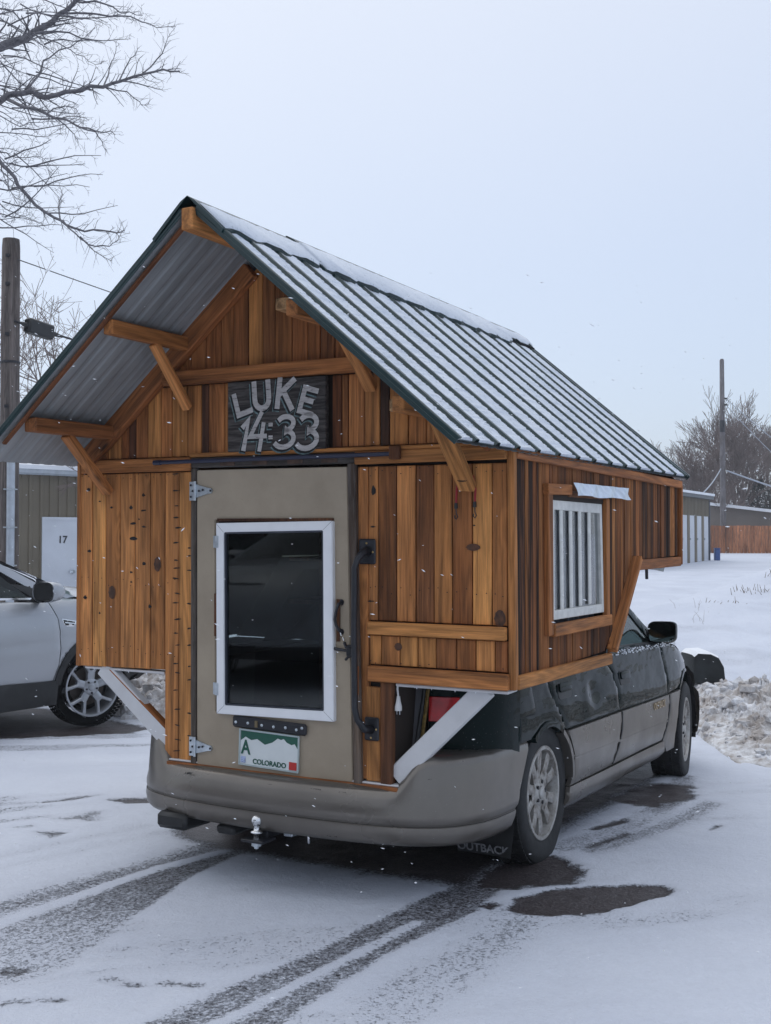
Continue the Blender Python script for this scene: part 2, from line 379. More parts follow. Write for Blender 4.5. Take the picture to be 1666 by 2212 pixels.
def coverage(x, y):
    """how bare the asphalt is: 0 snow .. 1 wet asphalt"""
    b = np.zeros(x.shape)
    n1 = .55*fbm(x, y, 21, 6, 4)+.45*fbm(x, y, 23, 17, 3); n2 = fbm(x, y, 31, 1.6, 4)
    LW = (-.716, 6.09); RW = (.70, 5.345)
    def band(P, half, amt, soft=.07):
        nonlocal b
        b = np.maximum(b, amt*track(x, y, P, half, soft))
    fade = sst(y, 2.6, 5.6)
    def area_(P, amt, soft_in, wob=.03):
        nonlocal b
        d = poly_sd(x, y, P)+(n1-.5)*wob; b = np.maximum(b, amt*(1-sst(d, -soft_in, .012)))
    near = .68+.32*sst(y, 3.2, 5.5)
    # left wheel track: a loose upper band, a ridge of snow, and a wide lower band with one crisp edge
    band([(-.62, 5.75), (-.95, 5.33), (-1.32, 4.86), (-1.75, 4.35), (-2.6, 3.4)], .12, .50*near, .12)
    area_([(-.50, 5.62), (-.83, 5.03), (-.94, 4.55), (-1.07, 3.93), (-1.45, 3.55), (-2.5, 2.9), (-2.5, 3.3), (-1.49, 4.41), (-1.02, 5.17), (-.68, 5.56)], .60*near*(.72+.28*sst(y+.4*x, 3.6, 4.8)), .06)
    ridge = 1-sst(seg_d(x, y, [(-.78, 5.42), (-1.02, 5.17), (-1.49, 4.41), (-2.3, 3.2)]), .012, .045)
    b = b*(1-.72*ridge)
    b0 = b.copy(); b = np.zeros(x.shape)
    area_([(.72, 5.50), (.54, 5.32), (0, 4.54), (-.34, 4.04), (-.61, 3.72), (-1.3, 2.8), (-.55, 2.8), (-.22, 3.64), (.02, 4.06), (.38, 4.54), (.52, 4.83), (.85, 5.2)], .64*near, .05)
    area_([(.52, 4.83), (.80, 4.62), (.62, 4.2), (.25, 3.5), (-.3, 2.8), (-.55, 2.8), (-.22, 3.64), (.02, 4.06), (.38, 4.54)], .42*near, .16, .12)
    r2 = 1-sst(seg_d(x, y, [(.12, 4.42), (-.06, 4.15), (-.48, 3.55), (-1.0, 2.8)]), .010, .04)
    b = b*(1-.6*r2); b = np.maximum(b0, b)
    # a faint third track and scuffed thin snow over the open lot
    band([(-1.25, 5.9), (-1.7, 5.45), (-2.3, 4.9)], .05, .30); band([(-1.15, 5.75), (-1.6, 5.3), (-2.2, 4.7)], .03, .30)
    st_ = fbm(x*.55+y*.2, (y-.33*x)*2.4, 51, 1.3, 4); b = np.maximum(b, .36*sst(st_, .55, .72)*sst(y, 2.9, 3.6)*np.where(x < -.9, 1, .75))
    # dark bare strip painted under the wagon to deepen its shade
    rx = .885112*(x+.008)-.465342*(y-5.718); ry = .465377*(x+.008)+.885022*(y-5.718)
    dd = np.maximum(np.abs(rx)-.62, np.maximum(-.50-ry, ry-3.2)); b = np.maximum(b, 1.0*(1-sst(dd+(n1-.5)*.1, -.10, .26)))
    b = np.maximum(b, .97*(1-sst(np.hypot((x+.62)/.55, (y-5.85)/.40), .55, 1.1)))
    # between the wheels on the right side and along the car
    b = np.maximum(b, .62*track(x, y, [(.85, 5.55), (1.3, 6.1), (1.75, 6.9), (2.05, 7.8)], .10, .07)*(.55+.9*(n2-.3)))
    b = np.maximum(b, .42*track(x, y, [(1.0, 5.5), (1.5, 6.1), (1.95, 6.8)], .09, .08))
    def blob(P, amt=1.0, soft=.035, wob=.06):
        nonlocal b
        d = poly_sd(x, y, P)+(n1-.5)*wob; b = np.maximum(b, amt*(1-sst(d, -soft, soft)))
    blob([(.48,4.59),(.54,4.71),(.69,4.83),(.95,4.90),(1.13,4.915),(1.21,4.88),(1.23,4.83),(1.16,4.745),(1.05,4.68),(.90,4.575),(.78,4.49),(.57,4.50)], 1, .03, .10)
    blob([(.36,4.63),(.42,4.68),(.49,4.64),(.42,4.57)], .95)
    blob([(.37,4.86),(.47,5.17),(.60,5.4),(.80,5.4),(.90,5.10),(.82,4.92),(.59,4.86)], .95, .08, .16)
    blob([(1.02,5.95),(1.34,6.33),(1.34,6.2),(1.12,5.98)], .8)
    blob([(.95,5.6),(1.25,5.94),(1.30,5.9),(1.0,5.5)], .7, .06)
    blob([(1.30,6.9),(1.75,7.5),(2.0,7.45),(1.88,6.95),(1.55,6.61)], .97, .10, .2)
    blob([(1.70,5.99),(1.77,6.17),(1.84,6.18),(1.73,5.99)], .75, .03, .04)
    blob([(-2.15,6.36),(-2.0,6.42),(-1.66,6.64),(-1.80,6.50)], .72, .07, .1)
    blob([(-1.60,6.50),(-1.33,6.62),(-1.28,6.43),(-1.45,6.40)], .8, .06, .1)
    blob([(-1.93,5.87),(-1.83,5.93),(-1.80,5.86)], .6, .04, .05); blob([(-1.78,5.80),(-1.61,5.78),(-1.67,5.66)], .6, .05, .08)
    blob([(-1.85,6.09),(-1.56,6.20),(-1.52,6.02),(-1.7,6.0)], .52, .08, .16)
    blob([(-1.36,3.88),(-1.32,3.98),(-1.20,3.95),(-1.25,3.88)], .6, .04, .06)
    # wet lane under and in front of the silver car
    blob([(-6.5,8.1),(-4.2,8.5),(-3.0,8.9),(-2.2,9.3),(-2.0,9.75),(-2.6,10.4),(-4.5,12),(-7,11.5)], .95, .12, .3)
    blob([(-5,7.7),(-3.6,8.15),(-3.0,8.4),(-3.2,8.25),(-4.3,7.85)], .62, .05, .15)
    # foot prints
    for cx_, cy_ in ((-.92,3.84),(-.84,3.80),(-.72,3.81),(-.64,3.80),(-1.17,3.67),(-1.07,3.68),(-1.25,3.64)):
        b = np.maximum(b, .46*(1-sst(np.hypot((x-cx_)/.07, (y-cy_)/.035), .4, 1.2)))
    # slush scraped thin beside the pile
    b = np.maximum(b, .40*sst(n2, .55, .7)*sst(y, 7.2, 7.9)*(1-sst(y, 8.0, 8.5))*sst(x, 1.9, 2.3))
    return b
def axis(lo, hi, step, far_lo, far_hi, n=26):
    a = np.arange(lo, hi+1e-6, step)
    g = np.geomspace(step*1.6, far_hi-hi, n)+hi; l = lo-np.geomspace(step*1.6, lo-far_lo, n)[::-1]
    return np.concatenate([l, a, g])
gx = axis(-3.3, 4.6, .024, -220, 260, 40); gy = axis(2.9, 9.0, .024, -120, 420, 52)
gx = np.unique(np.concatenate([gx, np.arange(4.7, 12, .15), np.arange(-9, -3.3, .15)])); gy = np.unique(np.concatenate([gy, np.arange(9.1, 22, .12), np.arange(22, 60, .8)]))
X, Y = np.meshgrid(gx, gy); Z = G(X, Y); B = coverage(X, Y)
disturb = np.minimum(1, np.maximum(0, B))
Z = Z+.012*(1-disturb)+.010*(fbm(X, Y, 41, 14, 3)-.5)*sst(disturb, .05, .3)
nx, ny = len(gx), len(gy)
V = np.stack([X.ravel(), Y.ravel(), Z.ravel()], 1)
ii = np.arange(ny-1)[:, None]*nx+np.arange(nx-1)[None, :]
Fq = np.stack([ii, ii+1, ii+nx+1, ii+nx], -1).reshape(-1, 4)
me = bpy.data.meshes.new('snowy_ground')
me.vertices.add(len(V)); me.vertices.foreach_set('co', V.astype(np.float32).ravel())
me.loops.add(len(Fq)*4); me.loops.foreach_set('vertex_index', Fq.ravel().astype(np.int32))
me.polygons.add(len(Fq)); me.polygons.foreach_set('loop_start', np.arange(0, len(Fq)*4, 4, dtype=np.int32)); me.polygons.foreach_set('loop_total', np.full(len(Fq), 4, dtype=np.int32))
me.update(); me.validate()
at = me.attributes.new('bare', 'FLOAT', 'POINT'); at.data.foreach_set('value', B.ravel().astype(np.float32))  # bare asphalt, plus the shade painted under the wagon
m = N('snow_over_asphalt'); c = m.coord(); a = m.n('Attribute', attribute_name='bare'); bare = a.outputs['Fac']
cf = m.mapped(c, (1, 1, 1), (0, 0, math.radians(27.7)))       # x across the tyre tracks, y along them
n_f = m.noise(c, 75, 4, .75); n_g = m.noise(c, 22, 5, .7); n_t = m.noise(m.mapped(cf, (38, 2.2, 1)), 1, 3, .6)
mask = m.math('ADD', m.math('MULTIPLY', n_f, .72), m.math('ADD', m.math('MULTIPLY', n_g, .16), m.math('MULTIPLY', n_t, .12)))
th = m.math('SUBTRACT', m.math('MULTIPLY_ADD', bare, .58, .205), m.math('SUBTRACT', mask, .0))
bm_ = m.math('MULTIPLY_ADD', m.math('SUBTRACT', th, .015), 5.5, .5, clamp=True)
thin = m.math('MULTIPLY', bare, .55, clamp=True)
sn = m.ramp(m.noise(c, 1.1, 6, .6), [(.3, (.62, .66, .75)), (.7, (.70, .74, .825))])
sn = m.mix(m.math('MULTIPLY', m.ramp(m.noise(c, .45, 5, .6), [(.45, 0.), (.7, 1.)]), .35), sn, (.52, .56, .65))
gr_ = m.ramp(m.noise(c, 42, 5, .8), [(.35, 0.), (.62, 1.)]); sn = m.mix(m.math('MULTIPLY', gr_, .16), sn, (.40, .43, .51)); sn = m.mix(thin, sn, (.36, .38, .43))
spk = m.ramp(m.noise(c, 230, 2, .6), [(.745, 0.), (.765, 1.)])
sn = m.mix(m.math('MULTIPLY', spk, .35), sn, (.10, .09, .09))
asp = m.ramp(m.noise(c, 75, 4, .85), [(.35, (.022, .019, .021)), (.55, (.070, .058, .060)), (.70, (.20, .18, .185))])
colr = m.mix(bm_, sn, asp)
m.set(Base_Color=colr, Roughness=m.mix(bm_, (.8, .8, .8), (.40, .40, .40)), Specular_IOR_Level=.3)
h = m.math('SUBTRACT', m.math('ADD', m.math('MULTIPLY', m.noise(c, 9, 6, .65), .9), m.math('MULTIPLY', n_f, .35)), m.math('MULTIPLY', bm_, .8))
m.bump(h, .8, .018)
gr = link('snowy_ground', me, m.m, smooth='all', kind='structure')

# ------------------------------------------------------------------ slush ridges (ploughed snow): one uncountable heap each
def slush(name, path, width, height, nch, seed, rmax=.11, label=None):
    rs = np.random.RandomState(seed); g = Geo(); P = [Vector((*p, 0)) for p in path]
    Ls = [(P[i+1]-P[i]).length for i in range(len(P)-1)]; T = sum(Ls); step = .035
    nu = int(T/step); nv = int(width/step); pts = []
    for i in range(nu+1):
        s = T*i/nu; k_ = 0
        while k_ < len(Ls)-1 and s > Ls[k_]: s -= Ls[k_]; k_ += 1
        a = P[k_].lerp(P[k_+1], min(1, s/Ls[k_])); d = (P[k_+1]-P[k_]).normalized(); n_ = Vector((-d.y, d.x, 0))
        wob_ = .35*(float(fbm(np.array([a.x]), np.array([a.y]), seed, 1.7, 3)[0])-.5)+.10*math.sin(i*.9+seed); 
        for j in range(nv+1): q = a+n_*(width*(j/nv)+wob_); pts.append((q.x, q.y, i/nu, j/nv))
    A = np.array(pts); px, py, u, v = A.T
    pr = np.sin(PI*np.clip(v, 0, 1))**.7*np.minimum(1, np.minimum(u, 1-u)*T/.5)**.7
    n_ = fbm(px, py, seed, 2.2, 3); n2 = fbm(px, py, seed+4, 9, 4, .6); cells = np.abs(vnoise(px, py, seed+2, 13)-.5)*2
    z = G(px, py, False)+pr*height*(.35+.95*n_)+pr*(.22*(n2-.42)+.10*(1-cells)*n2)-.03*(pr < .02)
    Vv = list(zip(px, py, z)); F = [(i*(nv+1)+j, (i+1)*(nv+1)+j, (i+1)*(nv+1)+j+1, i*(nv+1)+j+1) for i in range(nu) for j in range(nv)]
    g.add(Vv, F)
    bm = bmesh.new(); bmesh.ops.create_icosphere(bm, subdivisions=1, radius=1)
    iv = np.array([v_.co[:] for v_ in bm.verts]); ifc = [tuple(v_.index for v_ in f_.verts) for f_ in bm.faces]; bm.free()
    Vv = np.array(Vv)
    for _ in range(nch):
        k_ = rs.randint(len(Vv)); r = rs.uniform(.2, 1)**3.2*rmax+.012
        if pr[k_] < rs.uniform(0, .35): continue
        w = iv*rs.uniform(.6, 1.15, 3)*r*(1+rs.uniform(-.28, .28, (len(iv), 1)))
        a_ = rs.uniform(0, 6.28); ca, sa = math.cos(a_), math.sin(a_)
        w = np.stack([w[:, 0]*ca-w[:, 1]*sa, w[:, 0]*sa+w[:, 1]*ca, w[:, 2]], 1)
        g.add((w+Vv[k_]+np.array([0, 0, r*.15])).tolist(), ifc)
    o = g.obj(name, M_SLUSH, smooth=False, kind='stuff'); o['label'] = label; return o
slush('slush_bank', [(2.55, 8.30), (4.2, 8.25), (7.5, 8.3)], 2.9, .22, 1900, 5, .08, label='ploughed ridge of lumpy dirty slush beside the wagon nose')
slush('slush_bank', [(-1.0, 9.55), (-1.9, 10.0), (-2.4, 10.35), (-4.0, 12.6)][::-1], 2.6, .34, 1100, 8, .10, label='ploughed lumps of slush beyond the silver car wheel')
# half buried dark block in the snow
g = Geo()
bz = .13
prof = [(-.18, 0), (-.17, .25), (-.13, .285), (.00, .285), (.08, .25), (.135, .15), (.15, 0)]
def blockv(y, k_): return [(3.12+x*k_, y, bz+z*k_) for x, z in prof]
ys_ = [10.86, 10.90, 11.05, 11.3, 11.36]; ks = [.93, 1, 1.02, 1, .9]
Vb = sum([blockv(y, k_) for y, k_ in zip(ys_, ks)], []); n = len(prof)
Fb = [(i*n+j, i*n+j+1, (i+1)*n+j+1, (i+1)*n+j) for i in range(4) for j in range(n-1)]+[tuple(range(n))[::-1], tuple(range(4*n, 5*n))]
t = empty('boulder', 'dark block half buried in snow in front of the wagon', 'boulder')
mesh_obj('rock', Vb, Fb, plain('dark_stone', (.018, .022, .024), .8, var=.3, bump=.8), t, smooth=True)
sv_ = [(x, y, z+.012*(1+.5*math.sin(9*x+7*y))) for (x, y, z) in [(3.12+px*k_, y, bz+pz*k_) for y, k_ in zip(ys_, ks) for px, pz in prof[1:5]]]
mesh_obj('snow_cap', sv_+[(x, y, z-.03) for x, y, z in sv_], [(i*4+j, i*4+j+1, (i+1)*4+j+1, (i+1)*4+j) for i in range(4) for j in range(3)], M_SNOW, t, smooth=True)

# ------------------------------------------------------------------ dry weeds poking through the bank
def weeds():
    g = Geo(); rs = random.Random(4)
    spots = [(rs.uniform(2.4, 7.5), rs.uniform(9.6, 17.5)) for _ in range(30)]
    for sx, sy in spots:
        s, q = crest(sx, sy)
        if q < -1 or q > 4.5: continue
        for _ in range(rs.randint(1, 7)):
            x = sx+rs.gauss(0, .12); y = sy+rs.gauss(0, .12); z = Gz(x, y)-.02; hgt = rs.uniform(.04, .20); dx = rs.uniform(-.5, .5)*hgt; dy = rs.uniform(-.5, .5)*hgt
            g.tube([(x, y, z), (x+dx*.3, y+dy*.3, z+hgt*.55), (x+dx, y+dy, z+hgt*.9)], [.0022, .0018, .001], 3)
    # tufts along the crest
    for _ in range(420):
        s = rs.uniform(1.5, 9); x = 3.1+.606*s+rs.gauss(0, .12)+.4; y = 14+.795*s+rs.gauss(0, .1)-.35; z = Gz(x, y)-.02
        if math.sin(s*5.1)+rs.uniform(-.6, .6) < .2: continue
        hgt = rs.uniform(.03, .14); g.tube([(x, y, z), (x+rs.uniform(-.06, .06), y, z+hgt)], [.006, .003], 3)
    o = g.obj('dry_weeds', plain('dry_weed_stem', (.16, .12, .09), .9), kind='stuff'); o['label'] = 'thin dry weeds poking through the snowy bank'
weeds()

# ------------------------------------------------------------------ bare trees
def twigs(g, P, r0, rs, depth, up=.25, lmul=1.0, n=None, planar=.55, smin=.1):
    P = [Vector(p) for p in P]; L = sum((P[i+1]-P[i]).length for i in range(len(P)-1))
    n = n or max(2, int(L*(7 if depth > 1 else 9)))
    side = 1
    for i in range(n):
        t = smin+(1-smin)*(i+rs.random())/n; s = t*(len(P)-1); k_ = min(int(s), len(P)-2); p = P[k_].lerp(P[k_+1], s-k_)
        d = (P[k_+1]-P[k_]).normalized(); side = -side
        ax = Vector((rs.gauss(0, planar), 1, rs.gauss(0, planar))).normalized()
        ang = side*math.radians(rs.uniform(28, 62)); v = Matrix.Rotation(ang, 3, ax) @ d; v = (v+Vector((0, 0, up*rs.random()))).normalized()
        l = lmul*rs.uniform(.35, 1)*(1-.55*t); m_ = 5 if depth > 1 else 4
        Q = [p]; 
        for j in range(m_):
            v = (v+Vector((rs.gauss(0, .16), rs.gauss(0, .16), rs.gauss(0, .16)+up*.12))).normalized(); Q.append(Q[-1]+v*l/m_)
        ra = max(.0022, r0*(1-.6*t)*.5); rb = ra*.35
        g.tube(Q, [ra+(rb-ra)*j/m_ for j in range(m_+1)], 3 if ra < .012 else 5, cap=False)
        if depth > 0: twigs(g, Q, ra, rs, depth-1, up, lmul*.5, None, planar, .15)
        else:
            for j in range(1, m_):
                if rs.random() < .45:
                    q = Q[j]; w = (v+Vector((rs.gauss(0, .9), rs.gauss(0, .9), rs.gauss(0, .9)))).normalized(); g.tube([q, q+w*l*.16], [rb*.9, rb*.5], 3, cap=False)
BR = {
'A':[(-4.34,11.37,6.42),(-3.91,11.33,6.5),(-3.72,11.29,6.55),(-3.57,11.25,6.6),(-3.42,11.21,6.66),(-3.29,11.17,6.75),(-3.08,11.12,6.88),(-2.96,11.08,6.97),(-2.7,11.0,7.3)],
'A2':[(-3.26,11.36,6.86),(-2.98,11.45,6.9),(-2.72,11.54,6.92),(-2.54,11.63,6.9),(-2.4,11.72,6.88),(-2.22,11.81,6.93)],
'A3':[(-3.18,11.36,6.99),(-2.93,11.26,6.94),(-2.73,11.17,6.84),(-2.54,11.07,6.74),(-2.39,10.98,6.66)],
'A4':[(-3.5,11.07,6.53),(-3.34,11.04,6.45),(-3.18,11.01,6.37),(-3.04,10.97,6.27),(-2.91,10.94,6.19),(-2.77,10.91,6.15)],
'A5':[(-3.51,11.07,6.52),(-3.31,11.17,6.59),(-3.07,11.26,6.56),(-2.87,11.36,6.58),(-2.61,11.45,6.64)],
'B':[(-4.08,10.7,5.56),(-3.68,10.66,5.68),(-3.54,10.63,5.74),(-3.35,10.61,5.76),(-3.21,10.58,5.69),(-3.02,10.55,5.73),(-2.86,10.52,5.73),(-2.65,10.49,5.75),(-2.49,10.46,5.79),(-2.25,10.43,5.85),(-2.07,10.4,5.88),(-1.91,10.37,5.85)],
'B2':[(-3.44,10.7,5.80),(-3.38,10.93,6.06),(-3.36,10.97,6.21),(-3.22,11.01,6.33),(-3.06,11.06,6.43),(-2.89,11.1,6.6)],
'B3':[(-2.66,10.5,5.76),(-2.56,10.67,5.79),(-2.4,10.64,5.71),(-2.32,10.62,5.63),(-2.24,10.6,5.64)],
'B4':[(-2.5,10.47,5.80),(-2.4,10.82,5.92),(-2.27,10.95,5.93),(-2.2,11.08,5.96)],
'B5':[(-2.26,10.43,5.86),(-2.18,10.66,6.09),(-2.08,10.53,6.15),(-1.99,10.4,6.24)],
'B6':[(-2.65,10.5,5.76),(-2.69,10.88,6.09),(-2.67,10.97,6.23),(-2.67,11.06,6.45)],
'B7':[(-2.49,10.46,5.80),(-2.44,10.69,6.11),(-2.35,10.6,6.17)],
'C':[(-3.6,10.66,5.70),(-3.4,10.44,5.55),(-3.26,10.38,5.51),(-3.12,10.33,5.43),(-2.99,10.27,5.37),(-2.85,10.22,5.3),(-2.7,10.16,5.24),(-2.55,10.11,5.18),(-2.43,10.05,5.14)],
'C2':[(-3.13,10.34,5.44),(-3.01,10.52,5.4),(-2.93,10.54,5.32),(-2.9,10.56,5.28)],
'C3':[(-2.85,10.22,5.3),(-2.75,10.61,5.37),(-2.71,10.71,5.31),(-2.69,10.82,5.26)],
'C4':[(-3.15,10.34,5.45),(-3.1,10.45,5.53),(-2.98,10.41,5.54),(-2.87,10.37,5.5),(-2.81,10.33,5.4)],
'D':[(-4.6,10.2,5.40),(-3.89,10.2,5.31),(-3.64,10.21,5.11),(-3.52,10.23,4.95),(-3.44,10.23,4.87),(-3.36,10.24,4.74),(-3.25,10.25,4.62),(-3.13,10.26,4.51),(-2.98,10.27,4.43),(-2.86,10.28,4.36),(-2.76,10.29,4.33),(-2.6,10.29,4.34),(-2.47,10.3,4.32),(-2.4,10.31,4.35)],
'D2':[(-2.95,10.27,4.42),(-2.8,10.16,4.27),(-2.69,10.1,4.18),(-2.6,10.03,4.08),(-2.48,9.97,4.0),(-2.41,9.9,3.96)],
'D3':[(-2.76,10.14,4.24),(-2.66,10.28,4.19),(-2.54,10.32,4.2),(-2.48,10.36,4.26),(-2.44,10.4,4.37)],
'D4':[(-2.98,10.27,4.43),(-3.02,10.37,4.63),(-3.06,10.52,4.82)],
'E':[(-4.4,10.5,5.3),(-3.87,10.51,5.19),(-3.61,10.48,5.13),(-3.5,10.45,5.08),(-3.36,10.43,5.06),(-3.2,10.4,5.06),(-3.12,10.37,4.98)],
'E2':[(-4.4,10.4,5.1),(-3.87,10.51,4.91),(-3.65,10.6,4.91),(-3.6,10.68,4.87),(-3.55,10.76,4.78),(-3.47,10.85,4.75)],
'E3':[(-4.4,10.6,4.8),(-3.87,10.52,4.72),(-3.6,10.46,4.64),(-3.45,10.4,4.54),(-3.3,10.33,4.47),(-3.13,10.27,4.4)],
'F':[(-4.6,11,6.3),(-4.23,11.08,6.27),(-3.84,11.12,6.27),(-3.72,11.17,6.14),(-3.6,11.22,6.05),(-3.43,11.27,5.98)],
'F2':[(-4.46,11.66,6.89),(-4.01,11.61,7.03),(-3.85,11.56,6.97),(-3.66,11.52,6.74),(-3.5,11.48,6.59)],
'F3':[(-4.3,10.6,5.6),(-3.87,10.5,5.52),(-3.58,10.39,5.44),(-3.36,10.29,5.3),(-3.14,10.18,5.3),(-2.96,10.08,5.27)],
'F4':[(-4.3,10.6,5.4),(-3.87,10.5,5.35),(-3.65,10.6,5.36),(-3.43,10.71,5.38),(-3.26,10.81,5.4),(-3.15,10.91,5.52)],
}
M_BARK = plain('pale_grey_bark', (.17, .165, .18), .85, var=.35, scale=18)
M_BARKW = plain('far_twig_bark', (.17, .135, .125), .9, var=.3, scale=2)
t = empty('bare_tree', 'large bare tree whose twiggy branches reach in at top left', 'tree', Matrix.Translation((-7.4, 11.2, 0)))
T0 = Vector((-7.4, 11.2, 0))
g = Geo(); zb = Gz(-7.4, 11.2)
trunk = [(-7.4,11.2,zb-.1),(-7.38,11.2,zb+.8),(-7.3,11.18,2.2),(-7.15,11.15,3.6),(-6.9,11.1,4.6)]
g.tube([Vector(p)-T0 for p in trunk], [.30, .25, .22, .20, .17], 12)
g.obj('trunk', M_BARK, t, smooth=True)
g = Geo(); rs = random.Random(11)
def loc(P): return [Vector(p)-T0 for p in P]
R0 = {'A': .052, 'B': .034, 'C': .018, 'D': .024}
g.tube(loc([(-6.9,11.1,4.6),(-6.2,11.2,5.6),(-5.2,11.35,6.2),(-4.34,11.37,6.42)]), [.15, .12, .09, .065], 8)
g.tube(loc([(-6.95,11.1,4.4),(-6.2,10.9,4.9),(-5.1,10.8,5.35),(-4.08,10.7,5.56)]), [.13, .10, .07, .045], 8)
g.tube(loc([(-7.1,11.15,3.8),(-6.3,10.8,4.6),(-5.4,10.4,5.2),(-4.6,10.2,5.40)]), [.12, .09, .06, .036], 8)
g.tube(loc([(-5.2,11.35,6.2),(-4.9,11.2,6.3),(-4.6,11,6.3)]), [.06, .04, .03], 6)
g.tube(loc([(-5.1,10.8,5.35),(-4.8,10.6,5.2),(-4.4,10.5,5.1)]), [.05, .04, .025], 6)
g.tube(loc([(-6.9,11.1,4.6),(-7.2,11.0,6.2),(-6.9,10.8,8.0),(-6.6,10.6,9.2)]), [.15, .12, .08, .03], 8)
g.tube(loc([(-7.2,11.0,6.2),(-8.2,11.3,7.4),(-9.0,11.5,8.6)]), [.10, .07, .03], 8)
for k_, P in BR.items():
    r0 = R0.get(k_, .012 if k_ in ('A2','A3','A5','F','F2','B2') else .008); P = loc(P); nP = len(P)
    # wander a little between the traced joints so limbs are never straight
    Q = [P[0]]
    for i in range(1, nP):
        mid = P[i-1].lerp(P[i], .5)+Vector((rs.gauss(0, 1), rs.gauss(0, 1), rs.gauss(0, 1)))*.012; Q += [mid, P[i]]
    g.tube(Q, [r0*(1-.8*i/(len(Q)-1)) for i in range(len(Q))], 7, cap=False)
    main = k_ in 'ABCDEF'
    twigs(g, Q, r0*.6, rs, 1 if len(k_) == 1 or k_ in ('F2','A2','A3','A5','A4','E2','E3','F3','F4','B2') else 0, up=.15, lmul=.42 if k_ in 'ABF' else .30, n=int((nP+1)*(2.2 if k_ in ('D',) else 3.6)))
# denser twigs at the far left
for _ in range(95):
    p = Vector((rs.uniform(-4.9, -3.35), rs.uniform(10.4, 11.8), rs.choice([rs.uniform(4.4, 7.2), rs.uniform(6.0, 7.3)])))-T0; v = Vector((1, rs.uniform(-.3, .3), rs.uniform(-.7, .35))).normalized(); Q = [p]
    for j in range(6): v = (v+Vector((rs.gauss(0, .12), rs.gauss(0, .12), rs.gauss(0, .14)))).normalized(); Q.append(Q[-1]+v*.12)
    g.tube(Q, [.009*(1-.7*j/6) for j in range(7)], 4, cap=False); twigs(g, Q, .006, rs, 1, .1, .26)
g.obj('crown', M_BARK, t, smooth='all')
def grow(g, p, v, l, r, lev, rs, spread=.55, up=.1, gt=None, minr=.006, k3=3):
    m_ = 4; Q = [p]; 
    for j in range(m_):
        v = (v+Vector((rs.gauss(0, .09), rs.gauss(0, .09), rs.gauss(0, .05)+up*.15))).normalized(); Q.append(Q[-1]+v*l/m_)
    r2 = max(minr, r*.62); (gt if (gt is not None and lev >= 4) else g).tube(Q, [r+(r2-r)*j/m_ for j in range(m_+1)], 7 if r > .05 else (4 if r > .015 else 3), cap=False)
    if lev == 0: return
    for _ in range(k3 if lev > 1 else k3+1):
        j = rs.choice([2, 3, 4, 4]); d = (v+Vector((rs.gauss(0, spread), rs.gauss(0, spread), rs.gauss(0, spread*.6)))).normalized()
        grow(g, Q[j], d, l*rs.uniform(.62, .86), r2*.8, lev-1, rs, spread, up, gt, minr, k3)
# tree behind the left pole
t = empty('bare_tree', 'bare tree with pale forked trunk behind the near utility pole', 'tree', Matrix.Translation((-7.5, 24, Gz(-7.5, 24))))
g = Geo(); gt = Geo(); rs = random.Random(3)
gt.tube([(0, 0, -.2), (.02, 0, 1.2), (0, 0, 2.2)], [.2, .17, .15], 9)
for d, l in (((.12, 0, 1), 1.9), ((.45, .1, 1), 1.9), ((-.35, 0, 1), 1.8), ((.75, -.1, .7), 1.5)): grow(g, Vector((0, 0, 2.1)), Vector(d).normalized(), l, .085, 5, rs, .50, .12, gt, .0055)
gt.obj('trunk', M_BARK, t, smooth=True); g.obj('crown', M_BARKW, t)
# distant trees at the right
protos = []
for sd_ in (1, 2):
    g = Geo(); gt = Geo(); rs = random.Random(sd_)
    gt.tube([(0, 0, -.3), (0, 0, 1.0)], [.30, .26], 9)
    for i in range(7):
        a_ = i*.9+rs.random(); sp = rs.uniform(.1, .75)
        grow(g, Vector((0, 0, .8)), Vector((math.cos(a_)*sp, math.sin(a_)*sp, 1)).normalized(), rs.uniform(2.2, 2.9), .12, 5, rs, .30, .14, gt, .013)
    protos.append((gt, g))
labels = ['bare tree rising left of the far utility pole', 'tall bare tree right behind the far utility pole', 'wide bare tree at the right picture edge', 'low bare tree over the white storage doors', 'bare tree between the far pole and the picture edge']
for i, (x, y, s_, k_) in enumerate([(18.2, 64, .78, 0), (20.6, 66, .88, 1), (24.0, 69, .95, 0), (16.9, 62, .55, 1), (22.4, 72, 1.0, 1)]):
    zz = Gz(x, y)-.3; Mx = Matrix.Translation((x, y, zz)) @ Matrix.Rotation(i*1.7, 4, 'Z') @ Matrix.Scale(s_, 4)
    t = empty('bare_tree', labels[i], 'tree', Mx, 'bare trees behind the storage sheds')
    if i < 2:
        protos[k_] = (protos[k_][0].obj('trunk', M_BARKW, t, smooth=True).data, protos[k_][1].obj('crown', M_BARKW, t).data)
    else: link('trunk', protos[k_][0], None, t); link('crown', protos[k_][1], None, t)
# evergreen behind
t = empty('evergreen_tree', 'dark evergreen behind the low snowy roof at right', 'tree', Matrix.Translation((22.1, 67, Gz(22.1, 67))))
g = Geo(); g.tube([(0, 0, -.2), (0, 0, 3.4)], [.16, .05], 7); g.obj('trunk', M_BARK, t)
g = Geo(); rs = random.Random(2)
for _ in range(5200):
    h_ = rs.random()**.8; rad = (1.9*(1-h_)+.25)*math.sqrt(rs.random())*(1+.25*math.sin(h_*19)); a_ = rs.random()*6.283
    p = Vector((rad*math.cos(a_), rad*math.sin(a_), .5+3.6*h_)); d = Vector((math.cos(a_), math.sin(a_), rs.uniform(-.5, .2)))*rs.uniform(.1, .22); w = Vector((-d.y, d.x, rs.uniform(-.1, .1))).normalized()*.035
    g.add([p-w, p+w, p+d], [(0, 1, 2)])
g.obj('crown', plain('dark_needles', (.022, .040, .028), .9, var=.4, scale=3), t)

